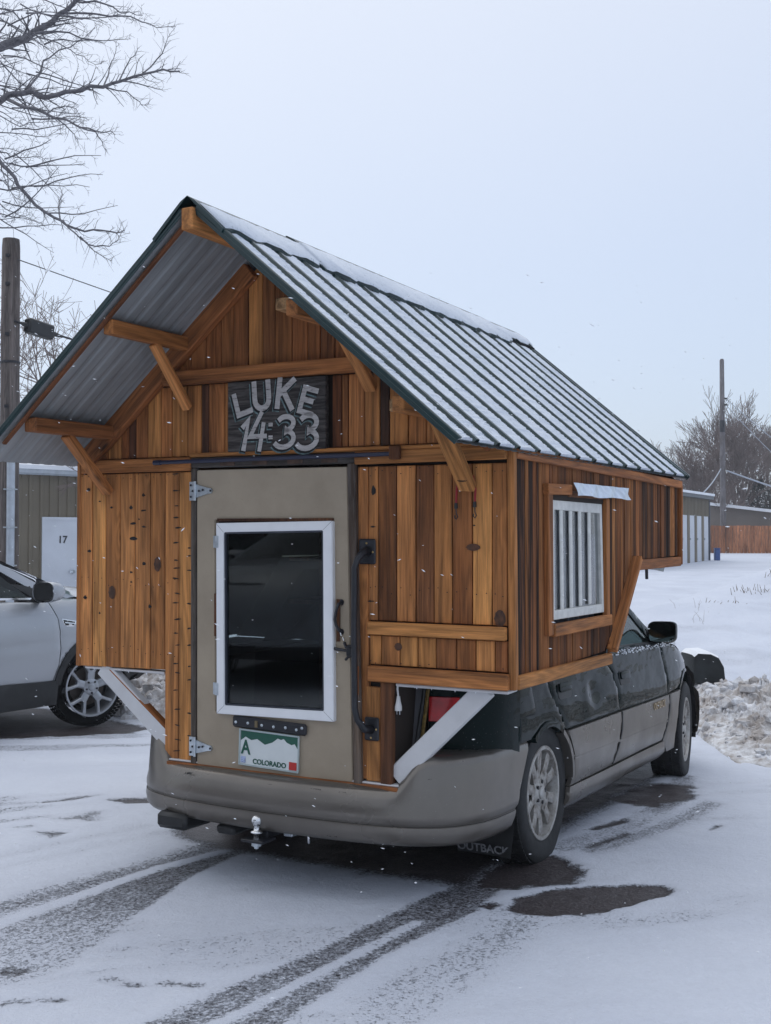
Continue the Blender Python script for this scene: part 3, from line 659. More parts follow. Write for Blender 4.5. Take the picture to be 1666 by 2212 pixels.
# ------------------------------------------------------------------ utility poles, wires, sheds
def tree_pole(name, label, p, r0, r1, top, mat):
    t = empty(name, label, 'utility pole', Matrix.Translation(p)); return t
M_POLE = wood('weathered_pole_wood', .85, .5, .8, False, 0)
bz = Gz(-5.99, 18)-.2
t = empty('utility_pole', 'weathered wooden utility pole at the left picture edge', 'utility pole', Matrix.Translation((-5.99, 17.95, bz)))
V_, F_ = lathe([(.165, 0), (.155, 2), (.150, 3.2), (.140, 6.2-bz-.02), (.13, 6.32-bz)], 20); o = mesh_obj('pole', V_, F_+[tuple(5*20-20+i for i in range(20))], M_POLE, t, smooth=50, color=(.15, .125, .115, .5))
g = Geo(); g.add(*lathe([(.158, 4.02-bz+.3), (.162, 4.04-bz+.3), (.158, 4.06-bz+.3)], 20)); g.obj('strap', M_BLACK, t)
g = Geo(); g.tube([(.08, -.16, .2), (.08, -.16, 3.05-bz)], .065, 10); g.tube([(.0, -.13, .2), (.0, -.13, 2.2)], .02, 6)
g.obj('conduit', plain('grey_conduit', (.44, .48, .53), .4, metal=.4), t, smooth=True)
g = Geo()
for z in (2.9, 2.3, 1.7, 1.1): g.box((-.01, -.235, z-bz), (.17, -.10, z+.02-bz))
g.obj('conduit_clip', M_ZINC, t)
for z, y in ((6.0, -.14), (5.55, -.14), (4.75, -.14), (3.6, -.15)):
    g = Geo(); g.box((-.03, -.17, z-bz), (.03, -.12, z+.05-bz)); g.obj('bolt', M_BLACK, t)
def wire(name, label, P, r, mat, cat='cable'):
    g = Geo(); g.tube(P, r, 5); return tag(g.obj(name, mat, smooth='all'), label, cat)
def sag(a, b, s, n=14):
    a = Vector(a); b = Vector(b); return [a.lerp(b, i/n)-Vector((0, 0, 4*s*(i/n)*(1-i/n))) for i in range(n+1)]
wire('cable', 'thin grey wire running down right from the near pole top', sag((-5.86, 17.88, 5.98), (1.3, 28.9, 5.1), .05), .009, plain('wire_grey', (.10, .10, .11), .6))
wire('cable', 'thick black cable carrying the splice case off the near pole', sag((-5.88, 17.8, 4.98), (1.3, 28.9, 3.8), .03), .018, M_BLACK)
t = empty('splice_case', 'black splice case hanging on the cable beside the near pole', 'splice case', frame_M((-5.75, 18.0, 4.955), (-5.49, 18.41, 4.905)))
V_, F_ = boxg((-.085, -.12, 0), (.085, .12, .52), .03); mesh_obj('case', V_, F_, M_BLKPL, t, smooth=True)
g = Geo(); g.tube([(0, 0, -.12), (0, 0, .02)], [.02, .05], 8); g.tube([(0, 0, .50), (0, 0, .74)], [.05, .02], 8); g.obj('end_cap', M_BLKPL, t, smooth=True)
# far pole at the right
px_, py_ = 17.73, 59.3; bz = Gz(px_, py_)-.3; zq = lambda z: 1.486+(z-1.486)*py_/36
t = empty('utility_pole', 'slim utility pole standing before the trees at right', 'utility pole', Matrix.Translation((px_, py_, bz)))
V_, F_ = lathe([(.165, 0), (.15, zq(2.5)-bz), (.135, zq(5)-bz), (.115, zq(7.28)-bz), (.07, zq(7.33)-bz)], 14)
mesh_obj('pole', V_, F_+[tuple(4*14+i for i in range(14))], M_POLE, t, smooth=50, color=(.19, .18, .19, .2))
g = Geo(); g.add(*lathe([(.138, zq(4.98)-bz), (.142, zq(5.1)-bz), (.138, zq(5.36)-bz)], 14)); g.obj('band', M_BLACK, t)
for z in (6.05, 5.85):
    g = Geo(); g.tube([(.10, -.1, zq(z)-bz), (.24, -.12, zq(z)-bz)], .045, 6); g.obj('insulator', M_BLKPL, t)
M_FW = plain('frosted_wire', (.38, .42, .48), .7)
wire('cable', 'snowy service wire falling right from the far pole top', sag((17.9, 59.2, zq(6.05)), (25.5, 57.6, 3.2), .5), .022, M_FW)
wire('cable', 'second frosted wire falling right from the far pole top', sag((17.9, 59.2, zq(5.85)), (24.6, 58.0, 2.4), .5), .018, M_FW)
wire('cable', 'frosted wire reaching left from the far pole to the shed roof', sag((17.6, 59.2, zq(3.8)), (13.6, 48.2, 3.6), .10), .03, M_FW)
wire('cable', 'thick snowy wires sweeping past the evergreen to the right edge', sag((17.9, 59.2, zq(3.75)), (26.5, 57.4, 2.3), .15), .045, M_FW)

def ribbed(g, a, b, z0, z1, n, d=.03, ztop=None):
    """ribbed metal sheet from ground point a to b; outward side is to the right of a->b; ztop(t) gives a sloping top"""
    a = Vector(a); b = Vector(b); u = (b-a); L = u.length; u.normalize(); nv = Vector((u.y, -u.x, 0)); p = L/n
    pr = []
    for i in range(n): pr += [(i*p, 0), (i*p+p*.62, 0), (i*p+p*.70, d), (i*p+p*.92, d)]
    pr.append((L, 0)); k0 = len(g.V)
    V = []
    for s_, o_ in pr:
        q = a+u*s_+nv*o_; zt = ztop(s_/L) if ztop else z1
        V += [(q.x, q.y, z0), (q.x, q.y, zt)]
    g.add(V, [(2*i, 2*i+2, 2*i+3, 2*i+1) for i in range(len(pr)-1)])
M_TAN = plain('tan_metal_siding', (.165, .140, .100), .6, var=.10, scale=1.5)
M_SHEDW = plain('white_metal', (.60, .63, .68), .5, var=.06, scale=2)
# left storage building: its long wall runs from the picture's left edge away to the right
t = empty('storage_building', 'tan ribbed metal storage building with white door 17 behind the silver car', 'building')
a = Vector((-11.5, 18.0, 0)); b = Vector((1.5, 29.5, 0)); u = (b-a).normalized(); nv = Vector((u.y, -u.x, 0)); zb = -.35
def onw(s_, o_=0.0, z=0.0): q = a+u*s_+nv*o_; return Vector((q.x, q.y, z))
# wall hit by a view ray at picture x: solved for the door and the roof line
def s_at(dx):      # dx = x/y slope of the view ray in plan
    return (a.x-dx*a.y)/(dx*u.y-u.x)
sA = s_at((93-833)/2440); sB = s_at((169-833)/2440); ytop = 2.80; Lw = (b-a).length
g = Geo(); ribbed(g, a, onw(sA), zb, ytop, 28, .028); g.obj('wall', M_TAN, t, smooth=False)
dtop = 1.93
g = Geo(); ribbed(g, onw(sA), onw(sB), dtop, ytop, 4, .028); g.obj('wall', M_TAN, t)
g = Geo(); ribbed(g, onw(sB), b, zb, ytop, 40, .028); g.obj('wall', M_TAN, t)
def quadbox(g, s0, s1, o0, o1, z0, z1):
    P = [onw(s0, o0, z0), onw(s1, o0, z0), onw(s1, o1, z0), onw(s0, o1, z0), onw(s0, o0, z1), onw(s1, o0, z1), onw(s1, o1, z1), onw(s0, o1, z1)]
    g.add(P, [(0, 1, 2, 3), (4, 7, 6, 5), (0, 4, 5, 1), (1, 5, 6, 2), (2, 6, 7, 3), (3, 7, 4, 0)])
g = Geo(); quadbox(g, sA+.02, sB-.03, -.02, .035, zb, dtop-.02); dr = g.obj('door', M_SHEDW, t)
g = Geo(); quadbox(g, sB-.15, sB-.10, .035, .10, .85, .92); quadbox(g, sB-.22, sB-.08, .08, .10, .86, .91); g.obj('handle', M_ZINC, dr)
g = Geo(); quadbox(g, sA-.04, sA+.02, -.02, .05, zb, dtop+.02); quadbox(g, sB-.03, sB+.03, -.02, .05, zb, dtop+.02); quadbox(g, sA-.04, sB+.03, -.02, .052, dtop-.02, dtop+.04); g.obj('door_frame', M_SHEDW, t)
g = Geo(); quadbox(g, -.3, Lw+.2, -.35, .14, ytop-.01, ytop+.17); quadbox(g, -.3, Lw+.2, .14, .18, ytop+.02, ytop+.10); g.obj('gutter', plain('pale_gutter', (.42, .46, .50), .5), t)
g = Geo(); P = [onw(-.3, .2, ytop+.175), onw(Lw+.2, .2, ytop+.175), onw(Lw+.2, -6, ytop+1.1), onw(-.3, -6, ytop+1.1)]; g.add(P+[p-Vector((0, 0, .08)) for p in P], [(0, 1, 2, 3), (7, 6, 5, 4), (0, 4, 5, 1), (1, 5, 6, 2), (3, 2, 6, 7), (0, 3, 7, 4)]); g.obj('roof', M_SNOW, t)
g = Geo(); P = [onw(0, 0, 0), onw(0, -6, 0), onw(Lw, -6, 0), onw(Lw, 0, 0)]
for i, j in ((0, 1), (1, 2), (2, 3)): g.add([(P[i].x, P[i].y, zb), (P[j].x, P[j].y, zb), (P[j].x, P[j].y, ytop+(.95 if j in (1, 2) else 0)), (P[i].x, P[i].y, ytop+(.95 if i in (1, 2) else 0))], [(0, 1, 2, 3)])
g.obj('wall', M_TAN, t)
def text_obj(name, body, size, M, mat, parent=None, ext=.002, font_scale=(1, 1), align='CENTER', bold=0.0):
    cu = bpy.data.curves.new('txt', 'FONT'); cu.body = body; cu.size = size; cu.extrude = ext; cu.align_x = align; cu.align_y = 'CENTER'; cu.offset = bold
    o = bpy.data.objects.new('txt', cu); COL.objects.link(o); bpy.context.view_layer.update()
    dg = bpy.context.evaluated_depsgraph_get(); me = bpy.data.meshes.new_from_object(o.evaluated_get(dg)); me.name = name
    bpy.data.objects.remove(o); bpy.data.curves.remove(cu)
    me.materials.clear(); return link(name, me, mat, parent, M=M @ Matrix.Diagonal((*font_scale, 1, 1)))
def face_M(p, right, up):
    x = Vector(right).normalized(); z = x.cross(Vector(up)).normalized(); y = z.cross(x)
    return Matrix(((x.x, y.x, z.x, p[0]), (x.y, y.y, z.y, p[1]), (x.z, y.z, z.z, p[2]), (0, 0, 0, 1)))
text_obj('door_number', '17', .20, face_M(onw((sA+sB)/2+.02, .042, 1.52), u, (0, 0, 1)), M_BLACK, dr, bold=.004)

# right white storage shed: gable end with four white doors, seen obliquely
g = Geo(); g.tube([(1.3, 28.9, 2.8), (1.3, 28.9, 5.25)], .03, 8); g.obj('service_mast', M_ZINC, [o for o in bpy.data.objects if o.name == 'storage_building'][0])
t = empty('storage_shed', 'low metal shed with a row of narrow white doors at right', 'shed')
a = Vector((11.0, 43.5, 0)); b = Vector((13.84, 48.4, 0)); u = (b-a).normalized(); nv = Vector((u.y, -u.x, 0)); Lw = (b-a).length; zb = .35; zt = 3.28
g = Geo(); ribbed(g, onw(-4), b, 2.55, zt, 44, .03); g.obj('wall', M_TAN, t)
nd = 5
for i in range(nd+3):
    s1 = Lw-.10-i*(Lw-.1)/nd; s0 = s1-(Lw-.1)/nd+.30
    g = Geo(); quadbox(g, s0, s1, -.02, .02, zb, 2.55); d_ = g.obj('door', M_SHEDW, t)
    g = Geo(); quadbox(g, s0+.04, s0+.12, .02, .07, 1.55, 1.63); g.obj('handle', M_ZINC, d_)
    g = Geo(); quadbox(g, s0-.30, s0, -.02, .05, zb, 2.56); g.obj('door_post', M_TAN, t)
g = Geo(); quadbox(g, -4.2, Lw+.1, -.2, .22, zt, zt+.14); g.obj('fascia', plain('dark_fascia', (.12, .13, .14), .6), t)
g = Geo(); P = [onw(-4.2, .25, zt+.145), onw(Lw+.15, .25, zt+.145), onw(Lw+.15, -5, zt+.5), onw(-4.2, -5, zt+.5)]; g.add(P+[p+Vector((0, 0, .10)) for p in P], [(3, 2, 1, 0), (4, 5, 6, 7), (0, 1, 5, 4), (1, 2, 6, 5), (2, 3, 7, 6), (3, 0, 4, 7)]); g.obj('roof_snow', M_SNOW, t)
g = Geo(); q = onw(Lw, -5); g.add([(b.x, b.y, zb), (q.x, q.y, zb), (q.x, q.y, zt), (b.x, b.y, zt)], [(0, 1, 2, 3)]); quadbox(g, Lw, Lw+.12, -.12, .05, zb, zt); g.obj('wall', plain('dark_blue_trim', (.05, .06, .08), .6), t)
# second building
t = empty('storage_building', 'low tan building with a snowy sloping roof behind the orange fence', 'building')
M_TAN2 = plain('dull_tan_wall', (.20, .175, .155), .7, var=.1, scale=1)
g = Geo(); P = [(16.9, 60.5, .3), (27, 58, .3), (27, 58, 2.2), (20.5, 59.6, 3.10), (16.9, 60.5, 3.62)]; Q = [(x+2, y+9, z) for x, y, z in P]
g.add(P+Q, [(0, 1, 2, 3, 4), (1, 6, 7, 2), (5, 0, 4, 9), (9, 8, 7, 6, 5)]); g.obj('wall', M_TAN2, t)
g = Geo(); P = [(16.6, 60.2, 3.66), (20.5, 59.2, 3.14), (27.3, 57.6, 2.25)]; T_ = [(x+2.2, y+9.4, z+.35) for x, y, z in P]
g.add(P+T_, [(0, 1, 4, 3), (1, 2, 5, 4)]); g.add([(x, y, z-.16) for x, y, z in P]+P, [(0, 1, 4, 3), (1, 2, 5, 4)]); g.obj('roof', M_SNOW, t)
t = empty('storage_building', 'farther building showing only a snow covered roof at the right edge', 'building')
g = Geo(); g.box((19.9, 72, .5), (32, 80, 3.7)); g.obj('wall', M_TAN2, t); g = Geo(); P = [(19.6, 71.6, 3.72), (33, 71.6, 3.72), (33, 76, 4.6), (19.6, 76, 4.6)]
g.add(P+[(x, y, z+.15) for x, y, z in P], [(3, 2, 1, 0), (4, 5, 6, 7), (0, 1, 5, 4), (1, 2, 6, 5), (3, 0, 4, 7)]); g.obj('roof', M_SNOW, t)
# fence: boards one by one
t = empty('board_fence', 'orange brown board fence in front of the low tan building', 'fence')
M_FENCE = wood('fence_wood', .8, .1, .3, False, 0); fm = None; n_ = 56
Vf, Ff = boxg((0, 0, 0), (.165, .02, 1.55)); fme = bpy.data.meshes.new('board'); fme.from_pydata(Vf, [], Ff); fme.materials.append(M_FENCE)
for i in range(n_):
    x = 16.6+i*.18; y = 58.2-.10*i*.18; o = link('board', fme, None, t, M=Matrix.Translation((x, y, Gz(x, y)-.12+random.uniform(-.015, .015))))
    k_ = random.uniform(.8, 1.15)*(1.5 if 6 < i < 22 else 1.05); o.color = (.30*k_, .125*k_, .060*k_, .1)
g = Geo()
for z in (.3, 1.2): g.add([(16.6, 58.23, z+Gz(16.6, 58.2)), (26.7, 57.22, z+Gz(26.7, 57.2)), (26.7, 57.22, z+.09+Gz(26.7, 57.2)), (16.6, 58.23, z+.09+Gz(16.6, 58.2))], [(0, 1, 2, 3)])
g.obj('rail', M_FENCE, t, color=(.2, .09, .05, 0))
t = empty('trash_bin', 'small blue bin at the corner of the white door shed', 'bin', Matrix.Translation((14.2, 48.4, Gz(14.2, 48.4))))
M_BLUE = plain('blue_plastic', (.03, .08, .25), .5); V_, F_ = boxg((-.11, -.13, 0), (.11, .13, .5), .03); mesh_obj('body', V_, F_, M_BLUE, t); V_, F_ = boxg((-.125, -.145, .502), (.125, .145, .54), .02); mesh_obj('lid', V_, F_, M_BLUE, t)
# ------------------------------------------------------------------ the cedar cabin on the wagon (rig frame: X right, Y forward, Z up)
CAB = empty('camper_cabin', 'home made cedar plank cabin with green metal roof built onto the dark wagon', 'camper cabin', Rm)
XL, XR, AX, AZ, SL = -1.130, 1.058, -.037, 2.806, .848      # walls, ridge, slope
YR, YN = -.96, 1.815                                       # rear wall face, nose
def roofz(x): return AZ-SL*abs(x-AX)
YE, YF = -1.54, 1.90; EXR, EXL = 1.092, -1.166
def tn(x, s): return (x, s)
# backing sheets so that the joints between planks read dark
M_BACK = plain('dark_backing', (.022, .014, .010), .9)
g = Geo()
g.add([(XL+.02, -.935, .92), (-.62, -.935, .92), (-.62, -.935, .52), (-.44, -.935, .52), (-.44, -.935, 1.83), (.39, -.935, 1.83), (.39, -.935, .52), (.545, -.935, .52), (.545, -.935, .94), (XR-.02, -.935, .94), (XR-.02, -.935, 1.84), (AX, -.935, AZ-.06), (XL+.02, -.935, 1.84)],
      [(0, 1, 4, 12), (1, 2, 3, 4), (4, 5, 11, 12), (5, 6, 7, 8), (5, 8, 9, 10), (5, 10, 11)])
for x in (XR-.022, XL+.022):
    g.add([(x, -.94, .94), (x, .31, .94), (x, .78, 1.38), (x, YN-.02, 1.36), (x, YN-.02, 1.80), (x, -.94, 1.84), (x, -.53, 1.10), (x, .29, 1.10), (x, .29, 1.71), (x, -.53, 1.71)],
          [(0, 1, 7, 6), (1, 2, 7), (2, 3, 4, 8), (2, 8, 7), (4, 5, 9, 8), (5, 0, 6, 9)] if x > 0 else [(0, 1, 2, 3, 4, 5)])
g.add([(XL+.02, YN-.02, 1.36), (XR-.02, YN-.02, 1.36), (XR-.02, YN-.02, 1.84), (AX, YN-.02, AZ-.06), (XL+.02, YN-.02, 1.84)], [(0, 1, 2, 3, 4)])
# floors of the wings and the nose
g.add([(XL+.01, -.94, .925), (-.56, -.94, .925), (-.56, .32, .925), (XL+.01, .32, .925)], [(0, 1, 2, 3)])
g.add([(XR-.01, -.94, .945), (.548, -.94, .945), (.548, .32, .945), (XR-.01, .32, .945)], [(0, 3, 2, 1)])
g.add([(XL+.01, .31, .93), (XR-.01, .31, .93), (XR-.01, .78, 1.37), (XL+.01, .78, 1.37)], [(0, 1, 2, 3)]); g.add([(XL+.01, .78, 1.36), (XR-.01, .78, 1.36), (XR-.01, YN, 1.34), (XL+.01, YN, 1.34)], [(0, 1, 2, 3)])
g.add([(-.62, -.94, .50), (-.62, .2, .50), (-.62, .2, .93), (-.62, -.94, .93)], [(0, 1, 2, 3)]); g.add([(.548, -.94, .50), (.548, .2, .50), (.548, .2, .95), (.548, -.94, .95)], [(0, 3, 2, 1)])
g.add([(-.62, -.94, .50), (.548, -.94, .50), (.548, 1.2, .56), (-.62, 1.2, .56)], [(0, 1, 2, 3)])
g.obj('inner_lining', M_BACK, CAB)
def vplanks(xs, zb, zt, tones, y=YR, th=.022, gap=.0034, rake=False):
    for i in range(len(xs)-1):
        x0, x1 = xs[i]+gap/2+random.uniform(0, .0012), xs[i+1]-gap/2; z0 = zb(x0) if callable(zb) else zb; z1 = zt
        poly = [(x0, z0), (x1, z0), (x1, z1), (x0, z1)]
        if rake:
            poly = clip(poly, SL, 1, AZ+SL*AX-.055) if True else poly; poly = clip(poly, -SL, 1, AZ-SL*AX-.055)
        h, st = tones[i % len(tones)] if isinstance(tones[0], tuple) else (tones[i % len(tones)], 0)
        dy = random.uniform(-.002, .0025)
        prism('plank', poly, 'xz', y+dy, y+th, M_WOOD, CAB, color=tonec(h, st))
# left wing
lw = [-1.130, -1.051, -.968, -.879, -.792, -.702, -.618]
vplanks(lw, lambda x: .898+.02*(x+1.13), 1.803, [(.06, 0), (.04, 0), (.34, .05), (.06, .1), (.12, .1), (.38, .1)])
vplanks([-.618, -.538, -.461], .503, 1.803, [(.20, .05), (.16, .05)])
board('plank', -1.106, -.462, 1.807, 1.868, -.978, -.955, M_WOOD, CAB, color=tonec(.38))
# right wall: tall planks
rx = [.437, .482, .566, .652, .733, .813, .898, .982, 1.045]
pl_t = [(.22, .35), (.60, .2), (.10, .05), (.74, .2), (.32, .05), (.38, .1), (.06, 0), (.36, .05)]
vplanks(rx, 1.172, 1.803, pl_t)
vplanks([.385, .437], .52, 1.803, [(.30, .35)])
board('rail', .442, 1.046, 1.116, 1.168, -.985, -.957, M_WOOD, CAB, color=tonec(.12))
vplanks([.440, .495, .581, .661, .741, .83, .913, .994, 1.045], .992, 1.112, [(.30, .1), (.22, .1), (.10, 0), (.06, 0), (.70, 0), (.52, 0), (.08, 0), (.50, .1)])
board('rail', .444, 1.056, .925, .988, -.988, -.957, M_WOOD, CAB, color=tonec(.26))
# white painted underside edge of the wings
M = M_WHITEP
board('underside_edge', -1.10, -.625, .885, .896, -.955, -.90, M, CAB); board('underside_edge', .56, 1.05, .908, .922, -.96, -.86, M, CAB)
# right column foot: short honey board and the dark post
vplanks([.425, .494], .515, .90, [(.16, .1)], y=-.966)
beam('post', (.522, -.952, .505), (.522, -.952, .925), .052, .04, M_WOOD, CAB, side=(0, 1, 0), color=tonec(.86, .3))
# middle band beside the sign
M_GB = [(.62, .05), (.30, .1), (.25, .1), (1.0, .4), (.34, .1), (.40, .1), (.24, 0), (.50, .05), (.45, .1), (.38, .1)]
vplanks([.262, .308, .340, .418, .490, .534, .619, .700, .784, .850, .93, 1.04], 1.888, 2.190, [(.7, .1)]+M_GB, rake=True)
vplanks([-1.10, -1.048, -.992, -.956, -.875, -.832, -.788, -.719, -.643, -.581, -.492, -.414, -.373, -.287, -.253], 1.872, 2.190, [(.6, .1), (.45, .1), (.5, 0), (.32, .1), (.55, 0), (.96, .3), (.44, .1), (.22, 0), (.38, .05), (.30, 0), (.34, .1), (.97, .3), (.28, .05), (.24, .05)], rake=True)
# upper gable
vplanks([-.64, -.56, -.474, -.39, -.308, -.238, -.162, -.088, -.023, .065, .143, .205, .277, .353, .44, .52, .60], 2.258, 2.80, [(.55, 0), (.45, .05), (.42, .1), (.5, .05), (.62, .05), (.60, .05), (.24, .15), (.70, .1), (.62, .05), (.50, .05), (.55, .05), (.66, .2), (.48, .05), (.42, .0), (.5, 0), (.5, 0)], rake=True)
beam('collar_beam', (-.60, -.985, 2.222), (.555, -.985, 2.225), .062, .05, M_WOOD, CAB, side=(0, 1, 0), color=tonec(.46, .1))
board('trim', -.461, 1.05, 1.866, 1.884, -.985, -.957, M_WOOD, CAB, color=tonec(.30))
beam('rail', (.385, -.975, 1.838), (1.05, -.975, 1.842), .052, .03, M_WOOD, CAB, side=(0, 1, 0), color=tonec(.28, .1))
board('rail', .86, 1.02, 1.866, 1.885, -.972, -.95, M_WOOD, CAB, color=tonec(.5))
# rake boards under the roof, on the wall
beam('rake_board', (-.13, -.985, 2.672), (-1.06, -.985, 1.868), .085, .045, M_WOOD, CAB, side=(0, 1, 0), color=tonec(.62, .05))
beam('rake_board', (AX+.09, -.985, 2.640), (1.00, -.985, 1.868), .06, .04, M_WOOD, CAB, side=(0, 1, 0), color=tonec(.6, .05))
# corner post and side trim
beam('corner_post', (1.066, -.945, .925), (1.060, -.945, 1.862), .034, .030, M_WOOD, CAB, side=(1, 0, 0), color=tonec(.30))
beam('corner_post', (-1.136, -.95, .895), (-1.13, -.95, 1.86), .03, .024, M_WOOD, CAB, side=(1, 0, 0), color=tonec(.25))
# nails and stains: thin dark splits on the two pallet boards beside the door, and a scatter of nail heads
g = Geo()
def tick(x, z, w, a=0.0, h=.0045):
    ca, sa = math.cos(a), math.sin(a); n_ = 5; top = []; bot = []
    for i in range(n_+1):
        t_ = i/n_; xx = -w/2+w*t_; hh = h*(.35+.65*math.sin(PI*min(1, t_*1.1)))*random.uniform(.6, 1.2); top.append((x+xx*ca-hh*sa, z+xx*sa+hh)); bot.append((x+xx*ca, z+xx*sa-hh*.6))
    P = top+bot[::-1]; g.add([(px, YR-.0035, pz) for px, pz in P], [(i, i+1, len(P)-2-i, len(P)-1-i) for i in range(n_)])
for z in (1.790, 1.713, 1.65, 1.60, 1.555, 1.483, 1.410, 1.375, 1.325, 1.253, 1.215, 1.142, 1.07, 1.02, .94, .90, .815, .73, .66, .60, .55): tick(-.548+random.uniform(-.006, .008), z+random.uniform(-.006, .006), random.uniform(.022, .042), random.uniform(-.15, .15))
for z in (1.46, 1.425, 1.36, 1.21, 1.10, 1.025, .93, .87, .72, .62): tick(-.475, z, random.uniform(.018, .034), random.uniform(-.1, .25))
for x, z, w, h in ((-.738, 1.70, .020, .010), (-.812, 1.643, .02, .012), (-.738, 1.63, .03, .006), (-.80, 1.57, .034, .009), (-.735, 1.555, .028, .006), (-.797, 1.50, .046, .010), (-.765, 1.59, .01, .006), (-.93, 1.645, .015, .008), (-1.0, 1.675, .015, .004), (-.735, 1.385, .02, .012), (-.81, 1.345, .015, .009), (-.81, 1.30, .012, .006), (-1.07, 1.73, .02, .014), (-1.065, 1.44, .022, .010), (-1.09, 1.22, .022, .012), (-.70, 1.19, .018, .012), (-1.0, 1.15, .012, .008), (.46, 1.555, .026, .004), (.462, 1.70, .02, .03), (.45, 1.25, .03, .004), (.91, 1.56, .01, .005)): tick(x, z, w, random.uniform(-.1, .1), h)
for xs_ in (lw+[-.538], rx):
    for i in range(len(xs_)-1):
        for z in (1.78, 1.30, .99):
            for k_ in (.25, .75): tick(xs_[i]+(xs_[i+1]-xs_[i])*k_, z+random.uniform(-.02, .02), .006, 0, .003)
g.obj('nail_marks', plain('black_stain', (.012, .010, .010), .8), CAB, kind='stuff')
# knots as shallow round inlays where the photo shows the big ones
def knot(x, z, rx_, rz_):
    g = Geo(); n_ = 18
    V = [(x, YR-.0045, z)]+[(x+rx_*k_*math.cos(2*PI*i/n_)*(1+.1*math.sin(3*i)), YR-.0045+.0012*(k_ > .9), z+rz_*k_*math.sin(2*PI*i/n_)) for k_ in (.55, 1) for i in range(n_)]
    F = [(0, 1+i, 1+(i+1) % n_) for i in range(n_)]+[(1+i, 1+n_+i, 1+n_+(i+1) % n_, 1+(i+1) % n_) for i in range(n_)]
    g.add(V, F); g.obj('knot', M_KNOT, CAB)
M_KNOT = N('dark_knot'); c = M_KNOT.coord(); M_KNOT.set(Base_Color=M_KNOT.ramp(M_KNOT.noise(M_KNOT.mapped(c, (60, 60, 30)), 1, 4), [(.3, (.03, .016, .010)), (.7, (.12, .045, .018))]), Roughness=.7); M_KNOT = M_KNOT.m
for kk in ((-.925, 1.25, .021, .031), (-.657, 1.385, .020, .034), (1.017, 1.200, .023, .034), (.905, 1.475, .030, .014), (.865, 1.142, .020, .015), (.575, 1.07, .017, .016)): knot(*kk)
# ---- door
board('door_frame', -.461, .384, 1.818, 1.864, -.975, -.955, M_OLD, CAB, color=(.085, .075, .068, .5))
beam('door_frame', (-.444, -.967, .497), (-.444, -.967, 1.818), .030, .022, M_OLD, CAB, side=(0, 1, 0), color=(.075, .058, .045, .6))
beam('door_frame', (.396, -.968, .492), (.365, -.968, 1.818), .036, .03, M_OLD, CAB, side=(0, 1, 0), color=(.12, .085, .062, .4))
g = Geo()
for x in (-.26, -.09, .09, .26): g.box((x-.038, -.979, 1.824), (x+.038, -.9755, 1.858), .0)
g.obj('rust_patch', plain('brown_old_wood', (.09, .055, .04), .85, var=.4, scale=30), CAB, kind='stuff')
DR = mesh_obj('door', *(lambda: (lambda g: (g.V, g.F))(Geo()))(), M_DOOR, CAB)
def frame_mesh(outer, inner, y0, y1):     # four cornered ring, front y0, back y1
    V = [(x, y0, z) for x, z in outer]+[(x, y0, z) for x, z in inner]+[(x, y1, z) for x, z in outer]+[(x, y1, z) for x, z in inner]
    F = []
    for i in range(4):
        j = (i+1) % 4; F += [(i, j, 4+j, 4+i), (8+i, 12+i, 12+j, 8+j), (i, 8+i, 8+j, j), (4+i, 4+j, 12+j, 12+i)]
    return V, F
def ringobj(name, outer, inner, y0, y1, mat, parent, bev=.003, **k):
    V, F = frame_mesh(outer, inner, y0, y1); bm = bmesh.new(); vv = [bm.verts.new(v) for v in V]
    for f in F: bm.faces.new([vv[i] for i in f])
    bmesh.ops.recalc_face_normals(bm, faces=bm.faces)
    if bev: bmesh.ops.bevel(bm, geom=bm.edges[:], offset=bev, segments=2, affect='EDGES')
    return bm_obj(name, bm, mat, parent, **k)
COL.objects.unlink(DR); bpy.data.objects.remove(DR)
DR = ringobj('door', [(-.424, .492), (.371, .503), (.345, 1.804), (-.426, 1.808)], [(-.322, .742), (.272, .752), (.264, 1.590), (-.326, 1.586)], -.976, -.945, M_DOOR, CAB, .003)
WF = ringobj('window_frame', [(-.318, .738), (.277, .749), (.269, 1.580), (-.322, 1.572)], [(-.276, .777), (.228, .789), (.224, 1.541), (-.281, 1.532)], -.998, -.955, M_VINYL, DR, .003)
g = Geo()
for p, q in (((-.318, .738), (-.276, .777)), ((.277, .749), (.228, .789)), ((.269, 1.58), (.224, 1.541)), ((-.322, 1.572), (-.281, 1.532))):
    d = (Vector(q)-Vector(p)).normalized()*.0008; n_ = Vector((-d.y, d.x)); g.add([(p[0]+n_.x, -.9986, p[1]+n_.y), (p[0]-n_.x, -.9986, p[1]-n_.y), (q[0]-n_.x, -.9986, q[1]-n_.y), (q[0]+n_.x, -.9986, q[1]+n_.y)], [(0, 1, 2, 3)])
g.obj('mitre_joint', plain('grey_line', (.3, .3, .31), .7), WF)
V_, F_ = frame_mesh([(-.277, .776), (.229, .788), (.225, 1.542), (-.282, 1.533)], [(-.268, .785), (.220, .796), (.216, 1.533), (-.273, 1.524)], -.992, -.97); mesh_obj('gasket', V_, F_, plain('dark_gasket', (.03, .035, .05), .5), WF)
V_, F_ = boxg((-.273, -.981, .78), (.224, -.976, 1.538)); mesh_obj('glass', V_, F_, M_GLASS, WF)
g = Geo(); g.box((-.325, -.985, 1.579), (.266, -.972, 1.592)); g.obj('head_strip', M_WOOD, DR, color=tonec(.95, .2))
for z in (1.49, .845):
    g = Geo(); g.box((-.346, -.984, z-.026), (-.322, -.978, z+.026)); g.box((-.325, -1.001, z-.026), (-.308, -.985, z+.026)); g.tube([(-.324, -.99, z-.027), (-.324, -.99, z+.027)], .005, 8); g.obj('window_hinge', M_ZINC, DR)
